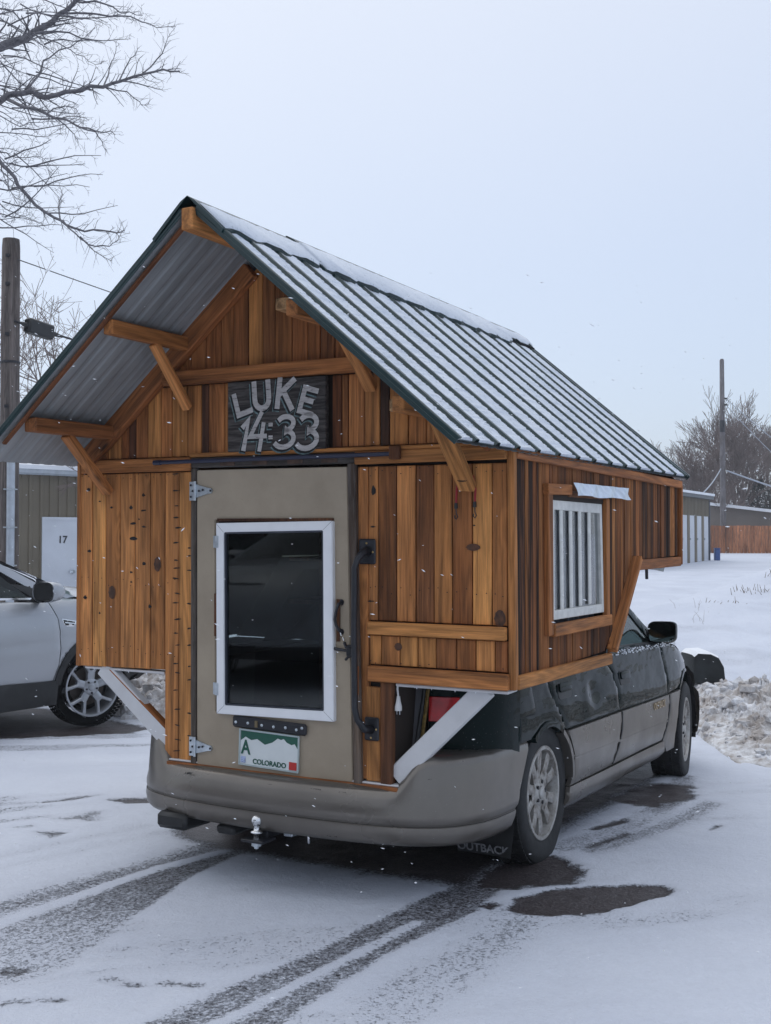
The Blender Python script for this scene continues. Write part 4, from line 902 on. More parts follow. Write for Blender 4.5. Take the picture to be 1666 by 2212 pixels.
g = Geo(); g.box((-.343, -.981, 1.075), (-.328, -.9765, 1.262)); g.obj('wood_strip', M_WOOD, DR, color=tonec(.9, .2))
g = Geo(); g.box((.280, -.981, 1.08), (.296, -.9765, 1.255)); g.obj('wood_strip', M_WOOD, DR, color=tonec(.8, .6))
def thinge(z):
    g = Geo(); g.box((-.460, -.986, z-.042), (-.428, -.981, z+.042), .001)
    g.add([(-.426, -.985, z+.030), (-.36, -.985, z+.013), (-.343, -.985, z+.011), (-.335, -.985, z), (-.343, -.985, z-.011), (-.36, -.985, z-.013), (-.426, -.985, z-.030)]+[(-.426, -.977, z+.030), (-.36, -.977, z+.013), (-.343, -.977, z+.011), (-.335, -.977, z), (-.343, -.977, z-.011), (-.36, -.977, z-.013), (-.426, -.977, z-.030)],
          [tuple(range(7))]+[(i, 7+i, 7+(i+1) % 7, (i+1) % 7) for i in range(7)])
    g.tube([(-.427, -.988, z-.043), (-.427, -.988, z+.043)], .0055, 10); h = g.obj('strap_hinge', M_ZINC, DR)
    g = Geo()
    for x, dz in ((-.450, .026), (-.450, -.026), (-.44, .0), (-.405, .0), (-.385, .004), (-.343, .0)):
        V_, F_ = lathe([(.0, 0), (.0035, -.0005), (.005, -.002), (.005, -.004)][::-1], 10, 'Z'); g.add([(x+vx, -.986-.004-vz*1.0-.002, z+dz+vy) for vx, vy, vz in V_], F_)
    g.obj('screw', M_BLACK, h)
for ch__ in [o for o in bpy.data.objects if o.parent == DR and o.name.split('.')[0] in ('window_frame', 'window_hinge', 'wood_strip', 'head_strip')]: ch__.location.x += .016
thinge(1.715); thinge(.580)
# latch, pull, grab bar
def arc_pts(P): return P
g = Geo(); g.tube([(.317, -.979, 1.240), (.317, -1.0, 1.236), (.309, -1.008, 1.205), (.304, -1.010, 1.175), (.309, -1.006, 1.150), (.316, -.995, 1.128), (.319, -.979, 1.124)], [.010, .007, .006, .006, .006, .007, .010], 8)
for z in (1.243, 1.121): g.add([(.318+.013*math.cos(i*PI/5), -.9775-.003*(j), z+.013*math.sin(i*PI/5)) for j in (0, 1) for i in range(10)], [tuple(range(10, 20))]+[(i, (i+1) % 10, 10+(i+1) % 10, 10+i) for i in range(10)])
g.obj('pull_handle', M_BLACK, DR, smooth=True)
g = Geo(); rs = random.Random(1)
for i in range(5): a_ = i*.012; g.tube([(.318+a_, -.985, 1.118-a_*1.6), (.326+a_, -.99, 1.105-a_*1.6), (.322+a_, -.983, 1.100-a_*1.6)], .0025, 5)
g.obj('chain', M_CHROME, DR)
g = Geo(); g.tube([(.272, -.985, 1.052), (.30, -.990, 1.050), (.345, -.992, 1.046), (.372, -.985, 1.046)], [.004, .007, .006, .009], 8); g.box((.350, -1.000, 1.020), (.392, -.977, 1.070), .006); g.tube([(.345, -1.0, 1.078), (.36, -1.012, 1.062), (.385, -1.012, 1.068), (.402, -.995, 1.060)], .007, 7); g.tube([(.352, -1.0, 1.010), (.372, -1.015, 1.024), (.395, -1.0, 1.03)], .006, 7)
g.obj('latch', M_BLACK, CAB)
g = Geo(); g.box((.372, -.988, .862), (.402, -.975, .985), .003); g.obj('block', M_WOOD, CAB, color=tonec(.55, .1))
g = Geo(); g.box((.398, -.977, 1.402), (.476, -.9645, 1.506), .006); gp = g.obj('handle_plate', M_BLACK, CAB); g = Geo(); g.box((.426, -.979, .682), (.492, -.9675, .778), .006); g.obj('handle_plate', M_BLACK, CAB)
g = Geo(); g.tube([(.440, -.975, 1.455), (.437, -1.010, 1.45), (.425, -1.030, 1.425), (.414, -1.036, 1.39), (.412, -1.036, 1.1), (.414, -1.036, .82), (.424, -1.034, .775), (.445, -1.015, .735), (.455, -.975, .730)], [.022, .016, .0135, .013, .013, .013, .0135, .016, .022], 12)
g.obj('grab_bar', M_BLACK, CAB, smooth='all')
g = Geo()
for x, z in ((.408, 1.452), (.466, 1.452), (.437, 1.488), (.432, .730), (.482, .730), (.458, .695)):
    V_, F_ = lathe([(.0045, 0), (.0045, .002), (.002, .004), (.0, .004)], 8); g.add([(x+a_, (-.9775 if z > 1 else -.9795)-c_, z+b_) for a_, b_, c_ in V_], F_)
g.obj('bolt', plain('brass', (.5, .36, .16), .35, metal=.9), CAB)
# plate light bar and licence plate
PM = Matrix.Translation((-.036, -.979, .615)) @ Matrix.Rotation(math.radians(1.6), 4, 'Y')
V_, F_ = boxg((-.187, -.018, .067), (.190, 0, .117), .010); PB = mesh_obj('plate_light_bar', V_, F_, M_BLACK, DR, M=PM)
g = Geo()
for x, z in ((-.165, .09), (-.102, .092), (-.03, .090), (.03, .090), (.09, .093), (.145, .09), (.172, .10)):
    V_, F_ = lathe([(.0065, 0), (.0065, .003), (.003, .005), (.0, .005)], 8); g.add([(x+a_, -.018-c_, z+b_) for a_, b_, c_ in V_], F_)
g.obj('bolt', M_ZINC, DR, M=PM)
g = Geo(); g.box((-.066, -.0205, .078), (-.052, -.018, .106)); g.box((-.064, -.0215, .096), (-.054, -.0205, .102)); g.obj('number_tag', plain('tarnished_brass', (.16, .12, .06), .5), DR, M=PM)
M_PLW = plain('plate_white', (.66, .70, .70), .45, var=.05); M_PLG = plain('plate_green', (.012, .09, .06), .45)
V_, F_ = boxg((-.152, -.006, -.093), (.152, -.001, .062), .0); LP = mesh_obj('licence_plate', V_, F_, M_PLW, DR, M=PM)
g = Geo(); V_, F_ = frame_mesh([(-.153, -.094), (.153, -.094), (.153, .063), (-.153, .063)], [(-.147, -.088), (.147, -.088), (.147, .057), (-.147, .057)], -.010, -.0055); g.add(V_, F_); g.obj('plate_rim', plain('pale_rim', (.45, .52, .52), .4, metal=.4), LP)
g = Geo()
mt = [(-.145, .050), (-.145, .012), (-.12, .030), (-.09, .018), (-.06, .026), (-.02, .006), (.018, .020), (.045, .040), (.062, .036), (.075, .042), (.09, .028), (.115, .020), (.13, .026), (.145, .006), (.145, .050)]
g.add([(x, -.0068, z) for x, z in mt]+[(x, -.0068, .055) for x, z in mt], [(i, i+1, len(mt)+i+1, len(mt)+i) for i in range(1, len(mt)-2)]); g.obj('green_sky_print', M_PLG, LP)
fm = lambda x, z, d=-.0075: face_M((x, d, z), (1, 0, 0), (0, 0, 1))
text_obj('letter', 'A', .085, fm(-.118, -.018), M_PLG, LP, ext=.0006, font_scale=(.8, 1), bold=.002)
text_obj('state_name', 'COLORADO', .030, fm(.005, -.072), M_PLG, LP, ext=.0006, bold=.0008)
g = Geo(); g.box((.105, -.0085, -.085), (.142, -.0065, -.052)); g.obj('sticker', plain('red_sticker', (.5, .03, .025), .5), LP); g = Geo(); g.box((-.142, -.0085, -.083), (-.118, -.0065, -.056)); g.obj('sticker', plain('blue_white_sticker', (.35, .42, .62), .5, var=.6, scale=200), LP)
# sill under the door
board('sill', -.585, .585, .458, .503, -.990, -.90, M_WOOD, CAB, color=tonec(.60, .1)); board('sill', -.60, .60, .503, .512, -.975, -.92, M_WHITEP, CAB)
board('sill', -.60, -.43, .430, .490, -.965, -.94, M_WOOD, CAB, color=tonec(.3))
# struts
beam('strut', (-1.000, -.93, .895), (-.600, -.93, .575), .080, .045, M_WHITEP, CAB, side=(0, 1, 0)); beam('strut_edge', (-.956, -.93, .893), (-.595, -.93, .622), .012, .047, M_WOOD, CAB, side=(0, 1, 0), color=tonec(.5))
beam('strut', (.935, -.90, .918), (.548, -.93, .535), .080, .045, M_WHITEP, CAB, side=(0, 1, 0))
# rod over the door and its hook block
g = Geo(); g.tube([(-.645, -1.000, 1.846), (.560, -1.000, 1.850)], .0095, 10); g.tube([(-.648, -1.0, 1.846), (-.61, -1.0, 1.846)], .012, 10); g.obj('rod', plain('blue_black_rod', (.014, .018, .045), .4), CAB, smooth=True)
g = Geo(); g.box((.556, -1.012, 1.827), (.604, -.990, 1.882), .004); g.obj('rod_block', M_WOOD, CAB, color=tonec(.85, .1))
# ---- sign
SG = board('sign_board', -.250, .250, 1.882, 2.188, -.990, -.962, M_OLD, CAB, color=(.030, .026, .026, .4)); SGI = SG.matrix_basis.inverted()
M_PAINT = N('worn_white_paint'); c = M_PAINT.coord(); f = M_PAINT.noise(M_PAINT.mapped(c, (14, 14, 75)), 1, 5, .75)
M_PAINT.set(Base_Color=M_PAINT.ramp(f, [(.34, (.05, .045, .045)), (.42, (.36, .34, .33)), (.7, (.52, .50, .49))]), Roughness=.8); M_PAINT = M_PAINT.m
M_TEAL = plain('teal_outline_paint', (.10, .15, .155), .8, var=.6, scale=60); M_BLKP = plain('black_outline_paint', (.008, .008, .009), .8)
def stroke(P, w, y, ends=0.0):
    P = [Vector(p) for p in P]; Lf = []; Rt = []
    for i, p in enumerate(P):
        d0 = (p-P[i-1]).normalized() if i > 0 else None; d1 = (P[i+1]-p).normalized() if i < len(P)-1 else None
        d = (d0 or d1) if (d0 is None or d1 is None) else (d0+d1).normalized(); n_ = Vector((-d.y, d.x)); k_ = 1/max(.5, n_.dot(Vector((-(d0 or d1).y, (d0 or d1).x))))
        e_ = d*(-ends if i == 0 else (ends if i == len(P)-1 else 0)); ww = w[i] if isinstance(w, (list, tuple)) else w
        Lf.append(p+n_*ww/2*k_+e_); Rt.append(p-n_*ww/2*k_+e_)
    n = len(P); V = [(q.x, y, q.y) for q in Lf]+[(q.x, y, q.y) for q in Rt]; return V, [(i, i+1, n+i+1, n+i) for i in range(n-1)]
def curve(cx_, cz_, rx_, rz_, a0, a1, n=12): return [(cx_+rx_*math.cos(math.radians(a0+(a1-a0)*i/n)), cz_+rz_*math.sin(math.radians(a0+(a1-a0)*i/n))) for i in range(n+1)]
GL = {'L': [[(-.28, .5), (-.28, -.40), (.36, -.40)]], 'U': [[(-.30, .5), (-.30, -.1)]+curve(0, -.12, .30, .32, 180, 360)[1:]+[(.30, .5)]],
      'K': [[(-.28, .5), (-.28, -.5)], [(.34, .5), (-.22, -.02)], [(-.10, .10), (.36, -.5)]], 'E': [[(.32, .42), (-.26, .42), (-.26, -.42), (.34, -.42)], [(-.26, .02), (.22, .02)]],
      '1': [[(-.18, .22), (.06, .46), (.06, -.5)]], '4': [[(.02, .5), (-.30, -.12), (.34, -.12)], [(.16, .22), (.16, -.5)]],
      '3': [curve(-.02, .24, .26, .22, 150, -90)+curve(-.02, -.24, .32, .26, 90, -150)], ':': [[(-.06, .16), (.06, .16)], [(-.06, -.26), (.06, -.26)]]}
def glyph(ch, x, z, sx, sz, rot, slant, w):
    base = []
    for P in GL[ch]:
        Q = []
        for a_, b_ in P:
            u_, v_ = (a_+slant*b_)*sx, b_*sz; Q.append((x+u_*math.cos(rot)-v_*math.sin(rot), z+u_*math.sin(rot)+v_*math.cos(rot)))
        base.append(Q)
    def sub(off, w_, y, nm, mat, e_):
        g = Geo(); kk = 0
        for Q in base: g.add(*stroke([(a_+off[0], b_+off[1]) for a_, b_ in Q], w_, y-.0003*kk, e_)); kk += 1
        return g.obj(nm, mat, SG, M=SGI)
    sub((-.009, -.010), w+.010, -.9912, 'letter_shadow', M_TEAL, .005); sub((-.005, -.006), w+.007, -.9922, 'letter_shade', M_BLKP, .004)
    o = sub((0, 0), w, -.9936, 'letter' if ch.isalpha() else ('dot' if ch == '.' else 'numeral'), M_PAINT, .003); return o
glyph('L', -.168, 2.090, .115, .105, math.radians(16), 0, .024)
glyph('U', -.068, 2.120, .120, .125, math.radians(4), 0, .025)
glyph('K', .052, 2.122, .120, .130, math.radians(-7), 0, .025)
glyph('E', .165, 2.085, .112, .120, math.radians(-17), 0, .023)
glyph('1', -.155, 1.955, .10, .135, 0, .28, .024); glyph('4', -.085, 1.965, .13, .165, 0, .24, .020); glyph(':', -.022, 1.972, .13, .13, 0, 0, .016)
glyph('3', .052, 1.962, .155, .135, 0, .12, .022); glyph('3', .165, 1.958, .160, .145, 0, .12, .023)
# ---- right side wall
def side_top(y): return 1.864-.0137*(y+.96)
def side_bot(y): return .955 if y < .31 else (.955+(y-.31)*.925 if y < .775 else 1.378)
def side_planks(x, s, ys, toner, win=True):
    for i in range(len(ys)-1):
        y0, y1 = ys[i]+.0012, ys[i+1]-.0012; dx = random.uniform(-.003, .004); h = toner(i)
        polys = []
        zt = (side_top(y0)-.012, side_top(y1)-.012)
        full = [(y0, side_bot(y0)), (y1, side_bot(y1)), (y1, zt[1]), (y0, zt[0])]
        if y1 <= .31 or y0 >= .775 or y0 >= .31 or True: polys = [full]
        if win and y0 > -.60 and y1 < .36 and not (y1 < -.50 or y0 > .27):
            polys = [[(y0, .955), (y1, .955), (y1, 1.125), (y0, 1.125)], [(y0, 1.70), (y1, 1.70), (y1, zt[1]), (y0, zt[0])]]
        for p in polys: prism('plank', p, 'yz', x+s*dx, x-s*.022, M_ROUGH, CAB, ch=.0025, color=h)
rs = random.Random(5)
ysd = [-.93, -.885, -.80, -.765, -.711, -.665, -.640, -.600, -.509, -.47, -.408, -.327, -.29, -.21, -.157, -.075, -.002, .05, .105, .19, .275, .36, .40, .453, .50, .563, .59, .627, .68, .742, .79, .845, .90, .968, 1.02, 1.077, 1.14, 1.209, 1.28, 1.31, 1.366, 1.44, 1.48, 1.531, 1.585, 1.637, 1.70, 1.747, 1.814]
sp = [(.75,.9),(.9,1.0),(.45,.2),(.85,.95),(.55,.5),(.95,1.),(.6,.3),(.5,.2),(.8,.6),(.55,.4),(.7,.5),(.95,.9),(.6,.2),(.65,.2),(.7,.3),(.7,.5),(.75,.4),(.95,.8),(.8,.5),(.9,.7),(.75,.5),(.9,.7),(.35,.1),(.7,.5),(.6,.3),(.45,.1),(.75,.5),(.6,.5),(.6,.2),(.4,.2),(.65,.6),(.5,.2),(.6,.4),(.9,.9),(.85,.9),(.7,.6),(.85,.8),(.55,.2),(.65,.5),(.9,.9),(.6,.3),(.7,.4),(.95,1.),(.95,.9),(.4,.0),(.4,.1),(.85,.8),(.5,.2)]
def ton(i):
    h, s_ = sp[i % len(sp)]; c_ = tonec(h*.82+.06, s_*.98, .16); return (c_[0]*.92, c_[1]*.98, c_[2]*1.1, c_[3])
side_planks(XR, 1, ysd, ton)
side_planks(XL, -1, [-.93+.09*i for i in range(31)], ton, win=False)
SD = lambda y0, z0, y1, z1, w, t_, nm, tone, st=0.1, x=XR: beam(nm, (x+t_/2-.002, y0, z0), (x+t_/2-.002, y1, z1), w, t_, M_WOOD, CAB, side=(1, 0, 0), color=tonec(tone, st))
SD(-.93, 1.845, 1.82, 1.806, .045, .022, 'top_trim', .42)
SD(-.935, .950, .317, .916, .052, .03, 'bottom_trim', .24)
SD(.322, .955, .792, 1.392, .034, .05, 'diagonal_trim', .22)
SD(.335, .905, .345, 1.00, .03, .012, 'trim', .7)
SD(.795, 1.352, 1.79, 1.345, .055, .02, 'bottom_trim', .58)
SD(1.80, 1.325, 1.81, 1.80, .026, .024, 'corner_post', .5)
# shadow boards inside the cut corner
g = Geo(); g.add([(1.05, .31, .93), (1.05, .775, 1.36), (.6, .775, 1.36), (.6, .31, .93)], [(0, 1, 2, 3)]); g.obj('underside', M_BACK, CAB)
g = Geo(); g.add([(1.0, 1.25, 1.318), (1.0, 1.7, 1.318), (.6, 1.72, 1.30), (.6, 1.2, 1.29), (1.0, 1.66, 1.285), (1.0, 1.5, 1.30)], [(0, 1, 2, 3), (0, 5, 4, 1)]); g.obj('liner_flap', M_GALV, CAB)
g = Geo(); g.tube([(1.02, 1.20, 1.33), (1.02, 1.205, 1.262)], .009, 8); g.obj('bolt', M_BLACK, CAB)
# window: casing, sash, bars, panes, curtain
SD(-.545, 1.100, -.552, 1.716, .058, .024, 'window_casing', .24); SD(.272, 1.125, .268, 1.690, .055, .024, 'window_casing', .42); SD(-.51, 1.118, .315, 1.105, .052, .030, 'window_casing', .34)
SD(-.592, 1.712, -.284, 1.716, .046, .030, 'window_casing', .5); SD(-.28, 1.700, .30, 1.700, .03, .014, 'window_casing', .8)
g = Geo(); g.box((XR-.03, -.515, 1.665), (XR+.006, .245, 1.690)); g.obj('head_gap', M_BACK, CAB)
def yring(name, o, i_, x0, x1, mat, parent, bev=.002):
    V, F = frame_mesh(o, i_, 0, 0); V = [((x0 if k_ < 8 else x1), v[0], v[2]) for k_, v in enumerate(V)]
    bm = bmesh.new(); vv = [bm.verts.new(v) for v in V]
    for f in F: bm.faces.new([vv[i] for i in f])
    bmesh.ops.recalc_face_normals(bm, faces=bm.faces); bmesh.ops.bevel(bm, geom=bm.edges[:], offset=bev, segments=1, affect='EDGES'); return bm_obj(name, bm, mat, parent)
M_OLDW = plain('old_white_paint', (.60, .60, .575), .55, var=.12, scale=25, bump=.25)
SH = yring('window_sash', [(-.480, 1.160), (.244, 1.145), (.212, 1.662), (-.484, 1.668)], [(-.465, 1.200), (.212, 1.186), (.184, 1.618), (-.468, 1.628)], XR+.008, XR-.03, M_OLDW, CAB)
for y in (-.355, -.228, -.100, .040): beam('window_bar', (XR+.001, y, 1.195), (XR+.001, y-.012, 1.63), .036, .010, M_OLDW, SH, side=(1, 0, 0))
V_, F_ = boxg((XR-.009, -.470, 1.185), (XR-.006, .22, 1.635)); mesh_obj('pane', V_, F_, M_PANE, SH)
g = Geo(); n_ = 60; V = []
for i in range(n_+1):
    y = -.50+.76*i/n_; x = XR-.06+.014*math.sin(i*1.1)+.006*math.sin(i*2.7)
    V += [(x, y, 1.12), (x, y, 1.69)]
g.add(V, [(2*i, 2*i+2, 2*i+3, 2*i+1) for i in range(n_)]); g.obj('curtain', plain('pale_grey_curtain', (.085, .095, .115), .8, var=.8, scale=7), CAB, smooth='all')
# crumpled foil flashing over the window
n_ = 34; V = []
for i in range(n_+1):
    y = -.284+.855*i/n_
    for j in range(5):
        z = 1.748-.058*j/4+.003*math.sin(i*.35)*(j == 4); V.append((XR+.032+.006*math.sin(i*.62+j*.9)+.003*math.sin(i*1.7-j*1.3)+.005*j, y, z))
mesh_obj('foil_flashing', V, [(i*5+j, (i+1)*5+j, (i+1)*5+j+1, i*5+j+1) for i in range(n_) for j in range(4)], plain('foil', (.62, .68, .76), .3, metal=.75, var=.15, scale=20), CAB, smooth='all')
# nose front wall planks
for i in range(22):
    x0 = XL+.0995*i; poly = [(x0+.001, 1.345), (x0+.098, 1.345), (x0+.098, 2.8), (x0+.001, 2.8)]; poly = clip(poly, SL, 1, AZ+SL*AX-.06); poly = clip(poly, -SL, 1, AZ-SL*AX-.06)
    prism('plank', poly, 'xz', YN, YN-.022, M_WOOD, CAB, color=tonec(random.uniform(.3, .8), .3))
# ---- roof: sheets, ribs, snow
ribs = [-1.525, -1.377, -1.179, -.972, -.746, -.498, -.236, .002, .262, .515, .775, 1.040, 1.289, 1.557, 1.825, 1.895]
def rprof(ys, h, w0=.022, w1=.011):
    P = []
    for y in ys: P += [(y-w0, 0), (y-w1, h), (y+w1, h), (y+w0, 0)]
    return P
seams = [YE, -.62, .39, 1.16, YF]
nr = Vector((SL, 0, 1)).normalized()
def on_roof(side, s, y, o=0.0):       # s = horizontal distance from the ridge
    return (AX+side*s+side*nr.x*o, y, AZ-SL*s+nr.z*o)
for side, ex in ((1, EXR-AX), (-1, AX-EXL)):
    for a_, b_ in zip(seams[:-1], seams[1:]):
        rb = [y for y in ribs if a_-.001 <= y-.022 and y+.022 <= b_+.03]; P = [(a_, .0)]+rprof(rb, .020)+[(b_+.01, .0)]
        P = [(y, h) for y, h in P]; V = []
        for y, h in P:
            for s in (.01, ex): V.append(on_roof(side, s, y, h*.75+.004))
        F = [(2*i, 2*i+1, 2*i+3, 2*i+2) for i in range(len(P)-1)]
        mesh_obj('roof_sheet', V, F, M_ROOF, CAB)
        # galvanised underside of the same sheet
        U = []
        y = a_
        while y < b_-.01: U += [(y, 0), (y+.040, 0), (y+.052, .003), (y+.066, .003)]; y += .0764
        U.append((b_, 0)); V = []
        for y, h in U:
            for s in (.02, ex-.002): V.append(on_roof(side, s, min(y, b_), h-.010))
        mesh_obj('sheet_underside', V, [(2*i, 2*i+2, 2*i+3, 2*i+1) for i in range(len(U)-1)], M_GALV, CAB)
    # snow lying in the pans, ragged where it meets the ribs
    g = Geo(); rs = random.Random(9+side)
    pans = list(zip(ribs[:-1], ribs[1:]))
    for (r0, r1) in pans:
        wd = r1-r0
        if wd < .08: continue
        NS = 260; s0, s1 = .15, ex-.004; V = []; ph = rs.random()*9
        for i in range(NS+1):
            s = s0+(s1-s0)*i/NS
            lo = r0+.0235+rs.uniform(0, .004)+.004*abs(math.sin(s*11+ph)); jag = (rs.random()**1.6)*.044*(1 if i % 2 else .15)
            hi = r1-.028-.005*math.sin(s*7+ph*2)-jag; hi = max(hi, lo+.01)
            hh = .007+.003*rs.random(); m_ = (lo+hi)/2
            if i == NS: hh = .010
            V += [on_roof(side, s, lo, .0045), on_roof(side, s, lo+.008, .0045+hh), on_roof(side, s, m_, .0045+hh*1.4), on_roof(side, s, hi-.012, .0045+hh), on_roof(side, s, hi, .0045)]
        g.add(V, [(i*5+j, (i+1)*5+j, (i+1)*5+j+1, i*5+j+1) for i in range(NS) for j in range(4)]+[tuple(NS*5+j for j in range(5))])
        # thin patchy snow on the crown and lee side of the rib
        y = r0
        for _ in range(26):
            s = rs.uniform(.17, ex-.05); l = rs.uniform(.01, .05); w = rs.uniform(.003, .009); yo = y+rs.uniform(-.004, .011)
            g.add([on_roof(side, s, yo-w/2, .0200), on_roof(side, s+l, yo-w/3, .0200), on_roof(side, s+l*.8, yo+w/2, .0202), on_roof(side, s+l*.1, yo+w/2, .0202)], [(0, 1, 2, 3)])
    g.obj('roof_snow', M_RSNOW, CAB, kind='stuff')
    # ridge cap sections
    for a_, b_, lift, sw in ((-1.552, -.80, .024, .165), (-.845, 1.345, .030, .190), (1.30, 1.93, .026, .12)):
        n_ = max(3, int((b_-a_)/.0415)); V = []
        for i in range(n_+1):
            y = a_+(b_-a_)*i/n_; dr = .010*math.sin(y*26)+.006*math.sin(y*61); lf = lift+.006*math.sin(y*25)
            V += [(AX, y, AZ+lift+.004), on_roof(side, .015, y, lift+.004), on_roof(side, sw*.55, y, lift), on_roof(side, sw+dr, y, lf), on_roof(side, sw+.002+dr, y, lf-.016)]
        F = [(i*5+j, (i+1)*5+j, (i+1)*5+j+1, i*5+j+1) for i in range(n_) for j in range(4)]+[(0, 1, 2, 3, 4)]
        cp = mesh_obj('ridge_cap', V, F, M_ROOF, CAB)
        g = Geo(); V = []
        for i in range(n_+1):
            y = a_+.015+(b_-a_-.02)*i/n_; dr = .010*math.sin(y*26)+.006*math.sin(y*61); lf = lift+.006*math.sin(y*25); e_ = rs.uniform(0, .012)
            V += [on_roof(side, .022+e_, y, lift+.0050), on_roof(side, .030+e_, y, lift+.011), on_roof(side, sw*.5, y, lift+.010+.003*math.sin(y*33)), on_roof(side, sw-.006+dr-e_*.5, y, lf+.010), on_roof(side, sw+dr-e_*.4, y, lf+.002)]
        g.add(V, [(i*5+j, (i+1)*5+j, (i+1)*5+j+1, i*5+j+1) for i in range(n_) for j in range(4)]+[(0, 1, 2, 3, 4)]); g.obj('snow_layer', M_RSNOW, cp, smooth='all')
    # dark closure in the gap below the cap
    g = Geo(); g.add([on_roof(side, .14, YE+.05, .0), on_roof(side, .14, YF-.03, .0), on_roof(side, .14, YF-.03, .028), on_roof(side, .14, YE+.05, .028)], [(0, 1, 2, 3)]); g.obj('cap_closure', M_DARK, CAB)
    # green rake trim, front and back edge
    for y, nm in ((YE, 'rake_trim'), (YF, 'rake_trim')):
        L = math.hypot(ex, SL*ex); d = -1 if y < 0 else 1
        p0 = Vector(on_roof(side, .03, y, 0)); p1 = Vector(on_roof(side, ex+.003, y, 0)); MM = frame_M(p0, p1, (0, d, 0)); g = Geo(); L = (p1-p0).length
        sx = -1 if (MM.col[0].xyz.z < 0) else 1
        def bx_(x0, x1, y0, y1): g.box((min(x0*sx, x1*sx), y0, 0), (max(x0*sx, x1*sx), y1, L), .002)
        bx_(-.014, .018, .0, .005); bx_(.012, .019, -.018, .0); bx_(-.004, .004, .005, .008)
        mesh_obj(nm, g.V, g.F, M_ROOF, CAB, M=MM)
    # fly rafter
    p0 = on_roof(side, .03, YE+.030, -.028); p1 = on_roof(side, ex-(.03 if side > 0 else .10), YE+.030, -.028)
    if side < 0: beam('fly_rafter', p0, p1, .014, .022, M_WOOD, CAB, side=(0, 1, 0), color=tonec(.85))
    # purlins inside along the eave
    p0 = on_roof(side, ex-.06, -.94, -.035); p1 = on_roof(side, ex-.06, YF-.04, -.035); beam('purlin', p0, p1, .045, .04, M_WOOD, CAB, side=(0, 0, 1), color=tonec(.5))
# ridge beam, look-outs and their struts
def lk(x, z, y0, h=.062, w=.036, tone=.40, y1=-.96): beam('lookout', (x, y1, z), (x, y0, z), w, h, M_WOOD, CAB, side=(0, 0, 1), color=tonec(tone))
beam('ridge_beam', (-.028, -.9, 2.742), (-.028, -1.565, 2.742), .055, .085, M_WOOD, CAB, side=(0, 0, 1), color=tonec(.12))
lk(-.478, 2.372, -1.50, .060, .05, .42); lk(-.915, 1.992, -1.49, .060, .07, .70)
lk(.405, 2.372, -1.50, .060, .05, .3); lk(.845, 1.992, -1.49, .06, .05, .3)
for x, z in ((.076, 2.493), (.617, 2.040)): beam('bracket_block', (x, -.955, z), (x, -1.055, z), .07, .05, M_WOOD, CAB, side=(0, 0, 1), color=(.62, .38, .19, 0))
def strut(x0, y0, z0, x1, y1, z1, tone, w=.040, h=.038): beam('strut', (x0, y0, z0), (x1, y1, z1), w, h, M_WOOD, CAB, side=(0, 1, 0), color=tonec(tone))
strut(-.478, -1.21, 2.345, -.470, -.985, 2.085, .16); strut(-.93, -1.26, 1.965, -.930, -.985, 1.715, .30, .05)
strut(.47, -1.22, 2.300, .465, -.985, 2.118, .12, .05); strut(.905, -1.30, 1.97, .893, -.985, 1.705, .02, .066)
V_, F_ = lathe([(.0, 0), (.011, .0002), (.022, .0004)], 20); 
g = Geo(); c0 = Vector((.897, -1.028, 1.742))
for rr in (.010, .017, .023): g.tube([(c0.x+rr*1.1*math.cos(i*.35), c0.y-.0205, c0.z+rr*.55*math.sin(i*.35)) for i in range(19)], .0016, 4)
KN = g.obj('knot', plain('burnt_knot', (.03, .018, .012), .8), CAB)
# ---- things inside behind the door glass
M_PINK = plain('pale_cloth', (.32, .27, .24), .9, var=.3)
g = Geo()
for z in (1.38, 1.16): g.box((-.50, -.10, z), (.42, .20, z+.02))
g.box((-.50, .2, .6), (.42, .22, 1.9)); g.obj('shelf', M_WOOD, CAB, color=tonec(.9, .3))
def inner(name, label, cat, V, F, mat): 
    o = mesh_obj(name, V, F, mat, smooth=True); o.matrix_world = Rm; tag(o, label, cat)
V_, F_ = lathe([(.0, 0), (.05, .0), (.10, .035), (.11, .06), (.10, .055), (.0, .02)], 20); inner('bowl', 'shallow tan bowl on the shelf behind the dark door glass', 'bowl', [(x-.14, y+.02, z+1.182) for x, y, z in V_], F_, plain('tan_bowl', (.38, .28, .20), .6))
V_, F_ = boxg((.02, -.06, 1.182), (.13, .05, 1.275), .006); inner('box', 'small pale box on the shelf behind the dark door glass', 'box', V_, F_, plain('pale_card', (.45, .43, .40), .7))
V_, F_ = lathe([(.0, 0), (.03, 0), (.03, .10), (.012, .13), (.012, .15), (.0, .15)], 14); inner('bottle', 'small bottle on the upper shelf behind the dark door glass', 'bottle', [(x-.06, y, z+1.402) for x, y, z in V_], F_, plain('brown_bottle', (.10, .05, .03), .3))
V_, F_ = boxg((.02, -.07, 1.402), (.15, .04, 1.43), .008); inner('folded_cloth', 'folded pale cloth on the upper shelf behind the dark door glass', 'cloth', V_, F_, M_PINK)
